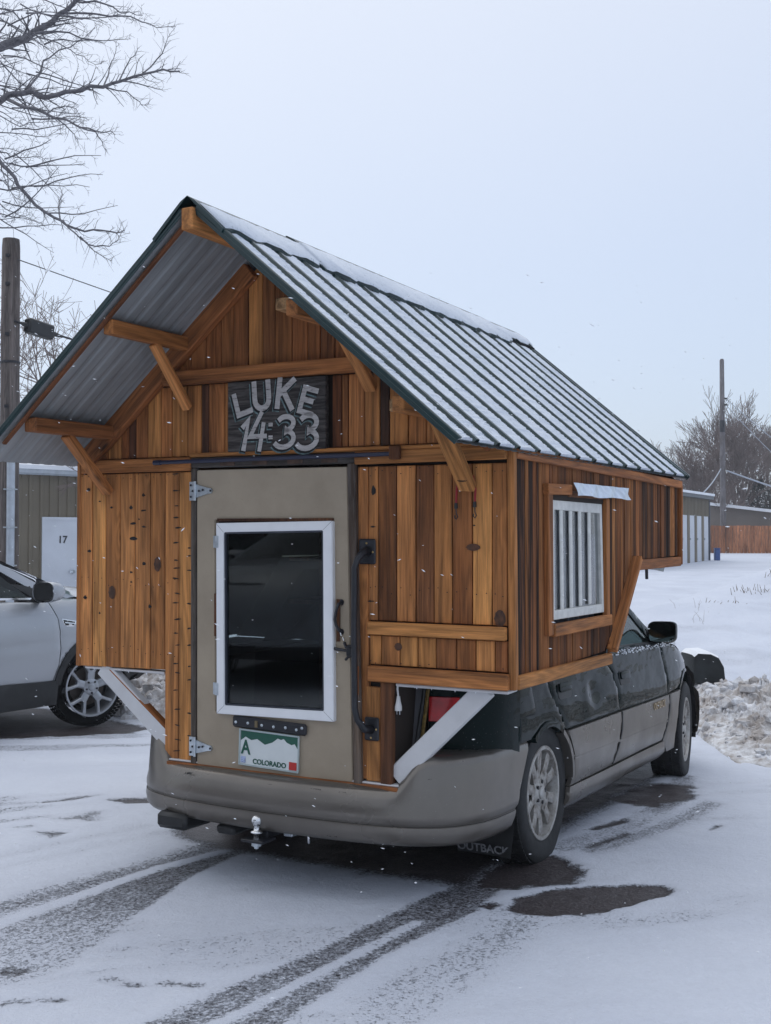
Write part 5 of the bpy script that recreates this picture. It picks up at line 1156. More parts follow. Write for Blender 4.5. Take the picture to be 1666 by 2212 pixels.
# hanging things
M_RED = plain('red_cord', (.28, .015, .02), .7)
for k_, (x, z0, z1) in enumerate(((.835, 1.76, 1.645), (.915, 1.755, 1.650))):
    t = empty('bungee_cord', ['red bungee cord hanging left of the strut foot on the right wall', 'red bungee cord hanging right of the strut foot on the right wall'][k_], 'bungee cord', Rm @ Matrix.Translation((x, -.970, z1)))
    g = Geo(); g.tube([(.012-.02*k_, 0, z0-z1), (.004, -.002, (z0-z1)*.5), (0, 0, 0)], .0045, 7); g.obj('cord', M_RED, t, smooth=True)
    g = Geo(); g.tube([(0, 0, .004), (0, 0, -.018)], [.007, .008], 8); g.obj('sleeve', M_BLKPL, t, smooth=True)
    g = Geo(); g.tube([(0, 0, -.016), (.001, 0, -.038), (.007, 0, -.05), (.001, 0, -.060), (-.006, 0, -.054), (-.006, 0, -.044)], .0024, 6); g.obj('hook', M_BLACK, t, smooth=True)
t = empty('electric_plug', 'white electric plug dangling below the right wing of the cabin', 'plug', Rm @ Matrix.Translation((.566, -.945, .845)))
M_PW = plain('white_plastic', (.6, .6, .6), .5)
g = Geo(); g.tube([(0, 0, .09), (-.004, 0, .05), (0, 0, .02)], .0042, 6); g.obj('cable', M_PW, t); V_, F_ = lathe([(.0, .022), (.007, .022), (.010, .0), (.015, -.02), (.015, -.036), (.0, -.038)], 10); mesh_obj('plug_body', V_, F_, M_PW, t, smooth=True)
g = Geo(); g.box((-.008, -.001, -.052), (-.005, .001, -.036)); g.box((.005, -.001, -.052), (.008, .001, -.036)); g.obj('prong', M_ZINC, t)
# icy drips under the wing edges
g = Geo(); rs = random.Random(6)
for _ in range(13):
    x = rs.choice([rs.uniform(.60, 1.04), rs.uniform(-1.1, -.65)]); z = .912 if x > 0 else .888; l = rs.uniform(.004, .015); y = -.95+rs.uniform(0, .02); g.tube([(x, y, z), (x, y, z-l)], [.005, .001], 5)
g.obj('ice_drips', M_SNOW, CAB, kind='stuff')
# ------------------------------------------------------------------ car building tools (car frame: X right, Y forward, Z up)
def dense(P, step=.05):
    o = []
    for i in range(len(P)):
        a = Vector(P[i]); b = Vector(P[(i+1) % len(P)]); n = max(1, int((b-a).length/step))
        o += [tuple(a.lerp(b, j/n)) for j in range(n)]
    return o
def panel(name, poly, XF, mat, parent, res=.05, flange=.022, push=0.0, sides=(1,), smooth=50, round_=.005, **k):
    """skin of a car side: polygon in (y,z) laid on the surface x=XF(y,z), edges turned in"""
    objs = []
    bm = bmesh.new(); vv = [bm.verts.new((0, y, z)) for y, z in dense(poly, res)]
    bm.faces.new(vv)
    ys = [p[0] for p in poly]; zs = [p[1] for p in poly]
    for ax, lo, hi in ((1, min(ys), max(ys)), (2, min(zs), max(zs))):
        v = math.floor(lo/res)*res+res*.37
        while v < hi:
            co = [0, 0, 0]; co[ax] = v; no = [0, 0, 0]; no[ax] = 1
            bmesh.ops.bisect_plane(bm, geom=bm.verts[:]+bm.edges[:]+bm.faces[:], plane_co=co, plane_no=no, dist=1e-5); v += res
    bmesh.ops.remove_doubles(bm, verts=bm.verts, dist=2e-4)
    bnd = set(v for e_ in bm.edges if e_.is_boundary for v in e_.verts); base = {v: (v.co.y, v.co.z) for v in bm.verts}
    for v in bm.verts: v.co.x = XF(v.co.y, v.co.z)+push-(round_ if v in bnd else 0)
    be = [e_ for e_ in bm.edges if e_.is_boundary]; r = bmesh.ops.extrude_edge_only(bm, edges=be)
    for v in [x for x in r['geom'] if isinstance(x, bmesh.types.BMVert)]: v.co.x -= flange
    bmesh.ops.recalc_face_normals(bm, faces=bm.faces); me = bpy.data.meshes.new(name); bm.to_mesh(me); bm.free()
    for s in sides:
        m2 = me if s > 0 else me.copy()
        if s < 0:
            m2.transform(Matrix.Scale(-1, 4, (1, 0, 0))); m2.flip_normals()
        objs.append(link(name, m2, mat, parent, smooth=smooth, **k))
    return objs
def loft(name, rows, mat, parent, smooth=40, close=False, **k):
    n = len(rows[0]); V = [p for r in rows for p in r]; F = []
    for i in range(len(rows)-1):
        for j in range(n-1+(1 if close else 0)): F.append((i*n+j, i*n+(j+1) % n, (i+1)*n+(j+1) % n, (i+1)*n+j))
    bm = bmesh.new(); vv = [bm.verts.new(v) for v in V]
    for f in F:
        try: bm.faces.new([vv[i] for i in f])
        except ValueError: pass
    return bm_obj(name, bm, mat, parent, smooth=smooth, **k)
def arc(cy, cz, r, a0, a1, n=12, rz=None):
    return [(cy+r*math.cos(math.radians(a0+(a1-a0)*i/n)), cz+(rz or r)*math.sin(math.radians(a0+(a1-a0)*i/n))) for i in range(n+1)]
M_ALLOY = N('dirty_alloy'); c = M_ALLOY.coord(); f = M_ALLOY.noise(c, 14, 5, .7)
M_ALLOY.set(Base_Color=M_ALLOY.ramp(f, [(.35, (.20, .175, .15)), (.55, (.42, .41, .39)), (.75, (.52, .52, .51))]), Metallic=.35, Roughness=.42); M_ALLOY = M_ALLOY.m
M_ALLOY2 = plain('bright_alloy', (.42, .44, .47), .32, metal=.6, var=.1)
def wheel(parent, p, R, rr, w, steer=0.0, side=1, spokes=5, style='fork', alloy=None, roll=0.0, squash=.0, lean=0.0, block=72):
    """returns the wheel part; x outward"""
    alloy = alloy or M_ALLOY
    M0 = Matrix.Translation(p) @ Matrix.Rotation(steer, 4, 'Z') @ (Matrix.Rotation(PI, 4, 'Z') if side < 0 else Matrix.Identity(4)) @ Matrix.Rotation(lean, 4, 'Y')
    h = w/2; n = 72; prof = [(rr-.004, -h*.9), (rr+.01, -h), (R*.90, -h), (R*.97, -h*.90), (R, -h*.70), (R, h*.70), (R*.972, h*.90), (R*.93, h*.985), (R*.86, h*1.02), (rr+.022, h*.99), (rr+.008, h*.93), (rr-.006, h*.86)]
    V, F = lathe(prof, n, 'X')
    V = [(x, y, z if z > -(R-squash) else -(R-squash)-(z+R-squash)*.05) for x, y, z in V]
    V = [(x*(1+.10*max(0, min(1, (-z-R+.09)/.09)) if squash else x), y, z) for x, y, z in V]
    W_ = mesh_obj('wheel', V, F, M_TYRE, parent, smooth=35, M=M0)
    # tread blocks
    g = Geo()
    for i in range(block):
        a = 2*PI*i/block; ca, sa = math.cos(a), math.sin(a)
        if squash and sa < -.93: continue
        for j, xx in enumerate((-.78, -.28, .22, .70)):
            a2 = a+(.5 if j % 2 else 0)*2*PI/block; da = .72*PI/block; x0, x1 = (xx-.17)*h, (xx+.17)*h
            rr0 = R-.004; rr1 = R+.006 if abs(xx) < .5 else R+.002
            P = [(x, r_*math.cos(t_), r_*math.sin(t_)) for r_ in (rr0, rr1) for x, t_ in ((x0, a2-da), (x1, a2-da), (x1, a2+da), (x0, a2+da))]
            g.add(P, [(4, 5, 6, 7), (0, 1, 5, 4), (1, 2, 6, 5), (2, 3, 7, 6), (3, 0, 4, 7)])
    g.obj('tread', M_TYRE, W_, kind='stuff')
    V, F = lathe([(rr, h*.86), (rr+.006, h*.93), (rr+.003, h*.97), (rr-.012, h*.96), (rr-.016, h*.85), (rr-.022, h*.5), (rr-.04, -h*.2), (rr-.04, -h*.8)], 56, 'X')
    mesh_obj('rim', V, F, alloy, W_, smooth=40)
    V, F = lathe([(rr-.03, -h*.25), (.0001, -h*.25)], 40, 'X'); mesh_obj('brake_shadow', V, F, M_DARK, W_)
    V, F = lathe([(.055, h*.1), (rr*.66, h*.02), (rr*.68, -.02), (.05, -.02)], 40, 'X'); mesh_obj('brake_disc', V, F, plain('brake_iron', (.10, .085, .075), .5, metal=.6) if 'brake_iron' not in bpy.data.materials else bpy.data.materials['brake_iron'], W_, smooth=40)
    xf = h*.80
    def sp(P, nm='spoke'):      # P polygon in (radial r, tangential t, face x offset)
        objs = []
    def ribbon(g, pts):          # pts (r, tangent centre, half width, x): builds a solid spoke running outward
        n_ = len(pts); V = []
        for r_, tc_, hw, x_ in pts: V += [(x_-.002, tc_-hw, r_), (x_+.004, tc_-hw*.55, r_), (x_+.004, tc_+hw*.55, r_), (x_-.002, tc_+hw, r_), (x_-.035, tc_+hw, r_), (x_-.035, tc_-hw, r_)]
        F = [(i*6+j, i*6+(j+1) % 6, (i+1)*6+(j+1) % 6, (i+1)*6+j) for i in range(n_-1) for j in range(6)]
        g.add([(a_, b_, c_) for a_, b_, c_ in V], F)
    tot = rr-.008
    for i in range(spokes):
        g = Geo()
        if style == 'fork':
            ribbon(g, [(.035, 0, .038, xf-.006), (tot*.40, 0, .048, xf-.006), (tot*.58, 0, .054, xf-.003)])
            for s_ in (-1, 1): ribbon(g, [(tot*.45, s_*.024, .022, xf-.003), (tot*.66, s_*.040, .025, xf), (tot*.85, s_*.054, .027, xf+.002), (tot*1.0, s_*.066, .034, xf-.004)])
        else:
            ribbon(g, [(.04, 0, .030, xf-.012), (tot*.45, 0, .034, xf-.004), (tot*.60, 0, .030, xf)])
            for s_ in (-1, 1): ribbon(g, [(tot*.52, s_*.016, .017, xf), (tot*.80, s_*.058, .016, xf+.004), (tot*1.0, s_*.088, .022, xf)])
        g.obj('spoke', alloy, W_, M=Matrix.Rotation(2*PI*i/spokes+roll, 4, 'X'), smooth=30)
    V, F = lathe([(.075, xf-.03), (.072, xf-.006), (.055, xf+.002), (.032, xf+.003), (.030, xf+.010), (.024, xf+.013), (.0, xf+.013)], 28, 'X'); mesh_obj('hub', V, F, alloy, W_, smooth=30)
    g = Geo()
    for i in range(5):
        a = 2*PI*(i+.5)/5+roll; V, F = lathe([(.0135, xf+.001), (.011, xf-.003), (.009, xf-.004), (.009, xf+.008), (.0, xf+.009)], 8, 'X'); g.add([(x, y+.050*math.cos(a+PI/2), z+.050*math.sin(a+PI/2)) for x, y, z in V], F)
    g.obj('lug_nut', M_BLACK, W_)
    return W_
def wheel_well(parent, cy, cz, r, x0, x1, mat):
    V = []; n = 20
    for x in (x0, x1):
        for i in range(n+1): a = PI*(-.08+1.16*i/n); V.append((x, cy+r*math.cos(a), cz+r*math.sin(a)))
    F = [(i, i+1, n+2+i, n+1+i) for i in range(n)]+[tuple(range(n+1, 2*n+2))]
    mesh_obj('wheel_well', V, F, mat, parent)
# ------------------------------------------------------------------ the dark green wagon under the cabin
WG = empty('station_wagon', 'dark green station wagon with taupe lower cladding carrying the wooden cabin', 'car', CARM)
def XW(y, z):
    if z < .30: x = .842+.10*max(0, z-.10)
    elif z < .60: x = .864+.010*math.sin(PI*(z-.30)/.30)
    elif z < .80: x = .866-.030*((z-.60)/.20)**2
    elif z < .93: x = .836-.12*(z-.80)
    else: x = .820-.42*(z-.93)
    x += .004*math.exp(-((z-.79)/.012)**2)
    if y > 2.35: x -= .11*((y-2.35)/.95)**2.2
    if y < -.25: x -= .055*((-.25-y)/.6)**2.4
    # dents in the rear door and a softer one ahead of the fuel flap
    x -= .016*math.exp(-((y-.72)/.10)**2-((z-.71)/.05)**2)+.010*math.exp(-((y-.50)/.16)**2-((z-.62)/.035)**2)-.006*math.exp(-((y-.62)/.06)**2-((z-.68)/.08)**2)
    x -= .008*math.exp(-((y+.02)/.10)**2-((z-.75)/.03)**2)
    x += .0016*math.sin(y*5.1+z*9)
    return x
BS = (1, -1)
# dark core so no gap shows light
g = Geo(); g.box((-.66, .36, .20), (.66, 2.4, .88)); g.box((-.80, .40, .28), (.80, 2.30, .86)); g.box((-.56, -.88, .26), (.56, .5, .44)); g.box((-.78, -.60, .50), (-.60, .45, .92)); g.box((.60, -.60, .50), (.78, .45, .92)); g.box((-.62, 2.4, .16), (.62, 3.3, .70)); g.obj('inner_body', M_DARK, WG)
fd_r = [(1.0, .292), (1.10, .378), (1.17, .47), (1.194, .574)]
CZ = .572
panel('front_door', [(1.196, CZ+.002), (1.166, .70), (1.12, .80), (1.01, .868), (1.0, .925), (2.18, .910), (2.232, .895), (2.252, .80), (2.288, .60), (2.290, CZ+.002)], XW, M_GREEN, WG, .045, sides=BS)
panel('rear_door', [(.262, CZ+.002), (.20, .64), (.10, .735), (.068, .83), (.055, .928), (.992, .925), (1.0, .864), (1.11, .798), (1.158, .70), (1.188, CZ+.002)], XW, M_GREEN, WG, .030, sides=BS)
c1 = panel('front_door_cladding', [(1.005, .296), (1.10, .380), (1.172, .472), (1.196, CZ-.003), (2.290, CZ-.003), (2.262, .48), (2.20, .385), (2.112, .296)], XW, M_TAUPE, WG, .05, push=.010, sides=BS)
panel('rear_door_cladding', [(.306, .292), (.362, .36), (.348, .44), (.30, .52), (.262, CZ-.003), (1.188, CZ-.003), (1.164, .474), (1.092, .382), (.996, .296)], XW, M_TAUPE, WG, .05, push=.010, sides=BS)
# dark rubber wedge along the rear edge of the cladding panels
for P in ([(1.196, .568), (1.172, .472), (1.10, .380), (1.012, .30), (1.03, .30), (1.125, .378), (1.190, .47), (1.212, .568)], [(2.292, .568), (2.264, .48), (2.202, .385), (2.120, .296), (2.150, .296), (2.232, .385), (2.292, .48), (2.312, .568)]):
    panel('edge_guard', P, XW, M_BLKPL, WG, .08, push=.012, sides=BS, flange=.01, round_=.002)
for P in ([(.33, .430), (1.15, .420), (1.15, .410), (.34, .420)], [(1.13, .418), (2.21, .412), (2.21, .402), (1.12, .408)]): panel('cladding_crease', P, XW, M_TAUPE, WG, .2, push=.0135, sides=BS, flange=.004, round_=.002)
panel('sill', [(.275, .176), (2.215, .160), (2.16, .286), (.30, .288)], lambda y, z: XW(y, .35)+.008-.05*max(0, (.23-z)/.06)**1.5, M_TAUPE, WG, .04, sides=BS)
ra = arc(0, .27, .35, 44, 153, 22)
qp = [(.254, CZ+.012), (.19, .64), (.095, .735), (.058, .83), (.046, .928), (-.392, .94), (-.392, .58), (-.235, .583)]
arcq = [p for p in arc(0, .27, .352, 119, 58, 14)]; arcq = [p for p in arcq if p[1] > .574]
panel('quarter_panel', qp+[(-.20, .578)]+arcq+[(.20, .572)], XW, M_GREEN, WG, .04, sides=BS)
def ring(cy, cz, r0, r1, a0, a1, n=26, rz0=None): return arc(cy, cz, r1, a0, a1, n)+arc(cy, cz, r0, a1, a0, n)
panel('arch_flare', ring(0, .27, .342, .368, 8, 58), XW, M_TAUPE, WG, .06, push=.012, sides=BS, flange=.05)
panel('arch_flare', ring(0, .27, .344, .372, 60, 122), XW, M_GREEN, WG, .06, push=.010, sides=BS, flange=.05)
for s_ in BS: wheel_well(WG, 0, .27, .345, .84*s_, .50*s_, M_DARK)
FY, FZ = 2.92, .268
fa = arc(FY, FZ, .405, 132, 66, 12)
fen = [(2.298, CZ+.002), (2.298, .62), (2.262, .80), (2.242, .898), (2.42, .888), (2.68, .856), (2.92, .800), (3.06, .728), (3.12, .668)]
panel('fender', fen+[p for p in arc(FY, FZ, .415, 62, 133, 16) if p[1] > CZ], XW, M_GREEN, WG, .04, sides=BS)
panel('fender_cladding', [(2.298, CZ-.003), (2.315, .50), (2.25, .385), (2.165, .288), (2.30, .20)]+[(2.50, .20)]+arc(FY, FZ, .415, 187, 133, 10), XW, M_TAUPE, WG, .05, push=.008, sides=BS)
panel('arch_flare', ring(FY, FZ, .400, .425, 20, 132), XW, M_GREEN, WG, .06, push=.008, sides=BS, flange=.06)
for s_ in BS: wheel_well(WG, FY, FZ, .405, .82*s_, .45*s_, M_DARK)
# fuel flap: thin panel with a dark joint round it
def rrect(y0, y1, z0, z1, r, n=4):
    P = []
    for cy, cz, a in ((y1-r, z1-r, 0), (y0+r, z1-r, 90), (y0+r, z0+r, 180), (y1-r, z0+r, 270)): P += arc(cy, cz, r, a, a+90, n)
    return P
panel('fuel_flap_gap', rrect(-.452, -.165, .690, .835, .03), XW, M_DARK, WG, .06, push=.0015, flange=.004, round_=0)
panel('fuel_flap', rrect(-.447, -.170, .695, .832, .027), XW, M_GREEN, WG, .05, push=.0055, flange=.006, round_=.003)
# door handles
for cy, cz in ((.262, .765), (1.315, .750)):
    for s_ in BS:
        hh = panel('handle_recess', rrect(cy-.100, cy+.100, cz-.040, cz+.042, .026), lambda y, z: XW(y, z)+.004, M_BLKPL, WG, .05, flange=.006, sides=(s_,), round_=.002)[0]
        panel('handle', rrect(cy-.088, cy+.088, cz-.006, cz+.034, .014), lambda y, z: XW(y, z)+.018, M_GREEN, WG, .05, flange=.010, sides=(s_,), round_=.005)
# badge
for s_ in (1,):
    y0 = 2.02; x0 = XW(y0, .525)+.0128
    text_obj('badge', 'OUTBACK', .060, face_M((x0, y0-.02, .528), (0, 1, 0), (0, 0, 1)), plain('gold_badge', (.42, .33, .22), .4, metal=.6), WG, ext=.003, bold=.0015)
# front window, pillars, windshield, short front roof over the seats
panel('front_window', [(1.0, .930), (2.06, .918), (1.72, 1.150), (1.30, 1.325), (1.0, 1.345)], lambda y, z: XW(y, z)-.012, M_AUTOG, WG, .1, sides=BS, flange=.003, round_=0)
panel('rear_window', [(.07, .935), (.97, .930), (.97, 1.345), (.2, 1.33)], lambda y, z: XW(y, z)-.012, M_AUTOG, WG, .1, sides=BS, flange=.003, round_=0)
panel('window_seal', [(1.0, .918), (2.10, .906), (2.10, .918), (1.0, .934)], XW, M_BLKPL, WG, .2, push=.003, sides=BS, flange=.01)
panel('door_pillar', [(.965, .92), (1.005, .92), (1.005, 1.35), (.965, 1.35)], XW, M_BLKPL, WG, .2, sides=BS)
panel('a_pillar', [(2.03, .915), (2.20, .905), (2.10, .975), (1.765, 1.178), (1.32, 1.370), (1.0, 1.392), (1.0, 1.345), (1.30, 1.325), (1.715, 1.148)], XW, M_GREEN, WG, .06, sides=BS)
rows = []
for i in range(9):
    t_ = i/8; y = 2.22-(2.22-1.28)*t_; z = .935+(1.375-.935)*t_; w_ = XW(2.0, .93+.44*t_)-.01; rows.append([(w_*u_, y+.16*(1-u_*u_)*(1-.3*t_), z+.018*(1-u_*u_)) for u_ in [k_/8-1 for k_ in range(17)]])
loft('windshield', rows, M_AUTOG, WG)
rows = [[(XW(1.0, 1.36)*u_*.985, y, 1.372+.030*(1-u_**4)-.02*((y-.9)/.5)**2*(y > .9)) for u_ in [k_/6-1 for k_ in range(13)]] for y in (.62, .9, 1.1, 1.24, 1.32)]
loft('front_roof', rows, M_GREEN, WG)
g = Geo(); g.box((-.62, 2.0, .78), (.62, 2.3, .93), .04); g.obj('dashboard', M_BLKPL, WG); g = Geo()
for x in (-.36, .36):
    s_ = Geo(); s_.box((x-.22, 1.05, .50), (x+.22, 1.5, .66), .05); s_.box((x-.21, .98, .62), (x+.21, 1.12, 1.14), .05); s_.box((x-.11, 1.0, 1.15), (x+.11, 1.08, 1.30), .03); s_.obj('seat', plain('grey_seat', (.10, .105, .10), .9), WG, smooth=True)
g = Geo(); g.tube([(-.36+.17*math.cos(a_*PI/10), 1.85-.05*math.sin(a_*PI/10), .93+.16*math.sin(a_*PI/10)) for a_ in range(21)], .014, 8); g.obj('steering_wheel', M_BLKPL, WG, smooth='all')
# hood and nose
def hz(y):
    P = [(2.22, .905), (2.42, .896), (2.68, .866), (2.92, .812), (3.08, .738), (3.22, .64), (3.6, .60), (3.9, .5)]
    for (a_, za), (b_, zb_) in zip(P[:-1], P[1:]):
        if y <= b_: return za+(zb_-za)*(y-a_)/(b_-a_)
    return .5
rows = []
for i in range(15):
    v_ = i/14; row = []
    for k_ in range(17):
        u_ = k_/8-1; yf = 3.56-.44*abs(u_)**2.4; y = 2.20+(yf-2.20)*v_; w_ = XW(min(y, 3.25), .86)-.004; row.append((w_*u_, y+.10*(1-u_*u_)*(1-v_), hz(min(y, 3.16) if True else y)+.075*(1-abs(u_)**2.6)*(1-.3*v_)-(.06*max(0, v_-.8)/.2)*1.0))
    rows.append(row)
loft('hood', rows, M_GREEN, WG)
def sweep(path, prof, n_end=0):
    """path (x,y) list with outward normals to the left side; prof (offset out, z)"""
    rows = []
    for i, p in enumerate(path):
        a = Vector(path[max(0, i-1)]); b = Vector(path[min(len(path)-1, i+1)]); d = (b-a).normalized(); n_ = Vector((-d.y, d.x))
        pr = prof(i/(len(path)-1), p) if callable(prof) else prof
        rows.append([(p[0]+n_.x*o_, p[1]+n_.y*o_, z) for o_, z in pr])
    return rows
def smoothpath(P, n=6):
    out = []; P = [Vector(p) for p in P]
    for i in range(len(P)-1):
        p0 = P[max(0, i-1)]; p1 = P[i]; p2 = P[i+1]; p3 = P[min(len(P)-1, i+2)]
        for j in range(n):
            t_ = j/n; out.append(tuple(.5*((2*p1)+(-p0+p2)*t_+(2*p0-5*p1+4*p2-p3)*t_*t_+(-p0+3*p1-3*p2+p3)*t_**3)))
    out.append(tuple(P[-1])); return out
# front bumper, grille, lamps
fh = smoothpath([(.842, 3.27), (.80, 3.38), (.68, 3.55), (.40, 3.66), (0, 3.69)]); fpath = [(x, y) for x, y in fh]+[(-x, y) for x, y in fh[::-1][1:]]
rows = sweep(fpath[::-1], [(-.06, .20), (0, .215), (.012, .30), (.014, .42), (.006, .50), (-.02, .535), (-.08, .545)]); loft('front_bumper', rows, M_TAUPE, WG)
panel('front_bumper_side', [(3.335, .22), (3.335, .53), (3.22, .585)]+arc(FY, FZ, .415, 46, -6, 9)[0:10]+[(3.30, .215)], lambda y, z: XW(min(y, 3.3), z)+.006, M_TAUPE, WG, .05, sides=BS)
panel('corner_lamp', [(3.14, .66), (3.22, .60), (3.335, .54), (3.33, .61), (3.24, .655)], lambda y, z: XW(min(y, 3.3), z)+.004, plain('clear_lamp', (.5, .42, .35), .15), WG, .05, sides=BS)
rows = sweep(fpath[::-1], [(-.03, .53), (-.02, .56), (-.03, .63), (-.07, .68)]); loft('grille', rows, M_BLKPL, WG)
# rear bumper: swept round the corners
rh = smoothpath([(.868, -.360), (.868, -.52), (.858, -.68), (.82, -.82), (.73, -.945), (.58, -1.025), (.32, -1.075), (0, -1.090)], 6); rp = rh+[(-x, y) for x, y in rh[::-1][1:]]
def rprofb(t_, p):
    ax = abs(p[0]); k_ = min(1, max(0, (ax-.56)/.14)); k_ = k_*k_*(3-2*k_); zt = .455+(.590-.455)*k_
    if p[1] > -.70: zt = .590+(-.004)
    dep = -.11 if ax < .6 else -.11+.10*min(1, max(0, (p[1]+.95)/.3))
    sh = .03+.05*(1-k_)
    if p[1] < -.45: dep = -.34*min(1, (-.45-p[1])/.4)-.01
    return [(dep-.02, zt-.012), (dep, zt-.004), (-.055, zt), (-.030, zt-.006), (-.014, zt-.020), (-.006, zt-.045), (.002, .385), (.009, .350), (.009, .330), (.002, .316), (.001, .311), (.008, .306), (.010, .285), (.004, .250), (-.012, .232), (-.05, .225), (-.12, .24)]
def slant(rows):      # the bumper ends lean back round the wheel arch
    return [[(x, y+((z-.42)*.75*(y+.6)/.24 if y > -.6 else 0), z) for x, y, z in r] for r in rows]
loft('rear_bumper', slant(sweep(rp, rprofb)), M_TAUPE, WG, smooth=45)
V_, F_ = boxg((-.56, -1.0, .40), (.56, -.85, .452)); mesh_obj('bumper_step', V_, F_, M_BLKPL, WG)
# rear corner skin between hatch opening and side, lamp, opening trim
ch_ = smoothpath([(.861, -.375), (.852, -.47), (.828, -.575), (.776, -.675), (.69, -.735), (.60, -.76)], 6)
def cskin(nm, z0, z1, out_, mat, i0=0, i1=None, side=1):
    P = ch_[i0:i1]; rows = sweep(P, [(out_-.012, z0-.001), (out_, z0+.004), (out_, (z0+z1)/2), (out_-.02*max(0, z1-.80), z1-.004), (out_-.012-.02*max(0, z1-.80), z1)])
    if side < 0: rows = [[(-x, y, z) for x, y, z in r] for r in rows]
    return loft(nm, rows, mat, WG)
M_LAMP = plain('red_lamp', (.50, .010, .014), .25, var=.30, scale=16, Coat_Weight=.3)
M_SMOKE = plain('dark_lamp', (.16, .006, .008), .12, Coat_Weight=1.0)
for s_ in BS:
    cskin('rear_corner', .45, 1.00, 0, M_GREEN, side=s_)
    tl = cskin('tail_lamp', .700, .808, .007, M_LAMP, 22, side=s_)
g = Geo(); g.add([(.50, -.83, .40), (.56, -.83, .40), (.588, -.775, .94), (.50, -.775, .94)], [(0, 1, 2, 3)]); g.add([(.50, -.83, .40), (.50, -.775, .94), (.50, -.3, .94), (.50, -.3, .40)], [(0, 1, 2, 3)]); g.obj('opening_trim', plain('grey_jamb', (.12, .12, .13), .5), WG)
g = Geo(); g.tube([(.566, -.84, .42), (.576, -.83, .60), (.592, -.80, .80), (.60, -.785, .95)], .010, 8); g.obj('weatherstrip', M_BLKPL, WG, smooth=True)
g = Geo(); g.tube([(.588, -.83, .44), (.594, -.82, .60), (.608, -.80, .80), (.616, -.785, .95)], .008, 6); g.obj('old_sealant', plain('mustard_sealant', (.16, .10, .02), .8, var=.7, scale=60), WG, smooth=True)
for s_ in (-1,):
    g = Geo(); g.add([(-.60, -.75, .44), (-.60, -.75, .94), (-.60, -.3, .94), (-.60, -.3, .44)], [(0, 1, 2, 3)]); g.obj('opening_trim', M_BLKPL, WG)
# wheels, flaps, underside
wheel(WG, (.735, .012, .302), .330, .213, .215, 0, 1, roll=.35, squash=.014, lean=-.02)
wheel(WG, (-.735, .012, .302), .330, .213, .215, 0, -1, roll=.35, squash=.014)
wheel(WG, (.735, FY, FZ+.002), .328, .215, .215, math.radians(6), 1, roll=.1, squash=.012)
wheel(WG, (-.735, FY, FZ+.002), .328, .215, .215, math.radians(6), -1, roll=.1, squash=.012)
for s_ in BS:
    rows = [[(s_*x, -.345-.10*t_-.02*(x > .8), .50-.40*t_) for x in (.60, .70, .80, .852, .862)] for t_ in (0, .25, .5, .75, 1)]
    F_ = loft('mud_flap', rows, M_BLKPL, WG)
    if s_ > 0: text_obj('flap_lettering', 'OUTBACK', .052, face_M((.724, -.449, .125), (1, 0, 0), (0, -.24, 1)), plain('pale_lettering', (.20, .20, .21), .7, var=.5, scale=60), WG, ext=.001, bold=.001)
    rows = [[(s_*x, FY-.42-.06*t_, .44-.32*t_) for x in (.60, .72, .84)] for t_ in (0, .5, 1)]; loft('mud_flap', rows, M_BLKPL, WG)
g = Geo(); g.tube([(-.48, -.98, .255), (-.48, -.6, .25), (-.40, 0, .24), (-.3, 1.5, .22)], .045, 10); g.box((-.60, -1.0, .215), (-.36, -.62, .285), .03); g.box((-.28, -.86, .20), (.05, -.78, .26), .01); g.box((-.70, -.30, .20), (.70, -.05, .30), .03); g.box((-.5, .3, .15), (.5, 3.2, .22), .03); g.box((-.7, -.92, .24), (.7, .3, .30), .02); g.obj('underside', M_DARK, WG)
for x in (-.50, .46):
    V_, F_ = boxg((x-.085, -1.075, .175), (x+.080, -.86, .246), .016); mesh_obj('exhaust_tip', V_, F_, M_BLKPL, WG, smooth=True) if x < 0 else bpy.data.meshes
V_, F_ = boxg((-.27, -1.06, .185), (-.17, -.9, .225), .012); mesh_obj('towing_eye', V_, F_, M_BLKPL, WG, smooth=True)
g = Geo()
def scuff(t0, z, w, h):
    for i in range(5):
        x = t0+w*i/5+rs.uniform(-.002, .002); yb = np.interp(abs(x), [0, .32, .58, .73, .82], [-1.090, -1.075, -1.025, -.945, -.82])-.0085; g.add([(x, yb, z+rs.uniform(-h, h)), (x+w*.22, yb, z+rs.uniform(-h, h)), (x+w*.2, yb-.0002, z+h*1.4)], [(0, 1, 2)])
rs = random.Random(31)
for x, z, w, h in ((-.44, .425, .04, .005), (-.42, .43, .03, .003), (.22, .432, .05, .002), (.35, .43, .03, .002), (.02, .43, .02, .002), (.52, .27, .02, .002), (-.05, .285, .02, .002), (.70, .50, .012, .002), (.30, .25, .05, .002)): scuff(x, z, w, h)
g.obj('scuffs', M_DARK, WG, kind='stuff')
g = Geo(); rowp = slant(sweep(rp, [(.0075, .3125), (.0075, .3095)])); n_ = len(rowp); g.add([q for r in rowp for q in r], [(2*i, 2*i+1, 2*i+3, 2*i+2) for i in range(n_-1)]); g.obj('bumper_crease', plain('groove_line', (.03, .027, .024), .8), WG)  # thin dark line laid along the bumper groove
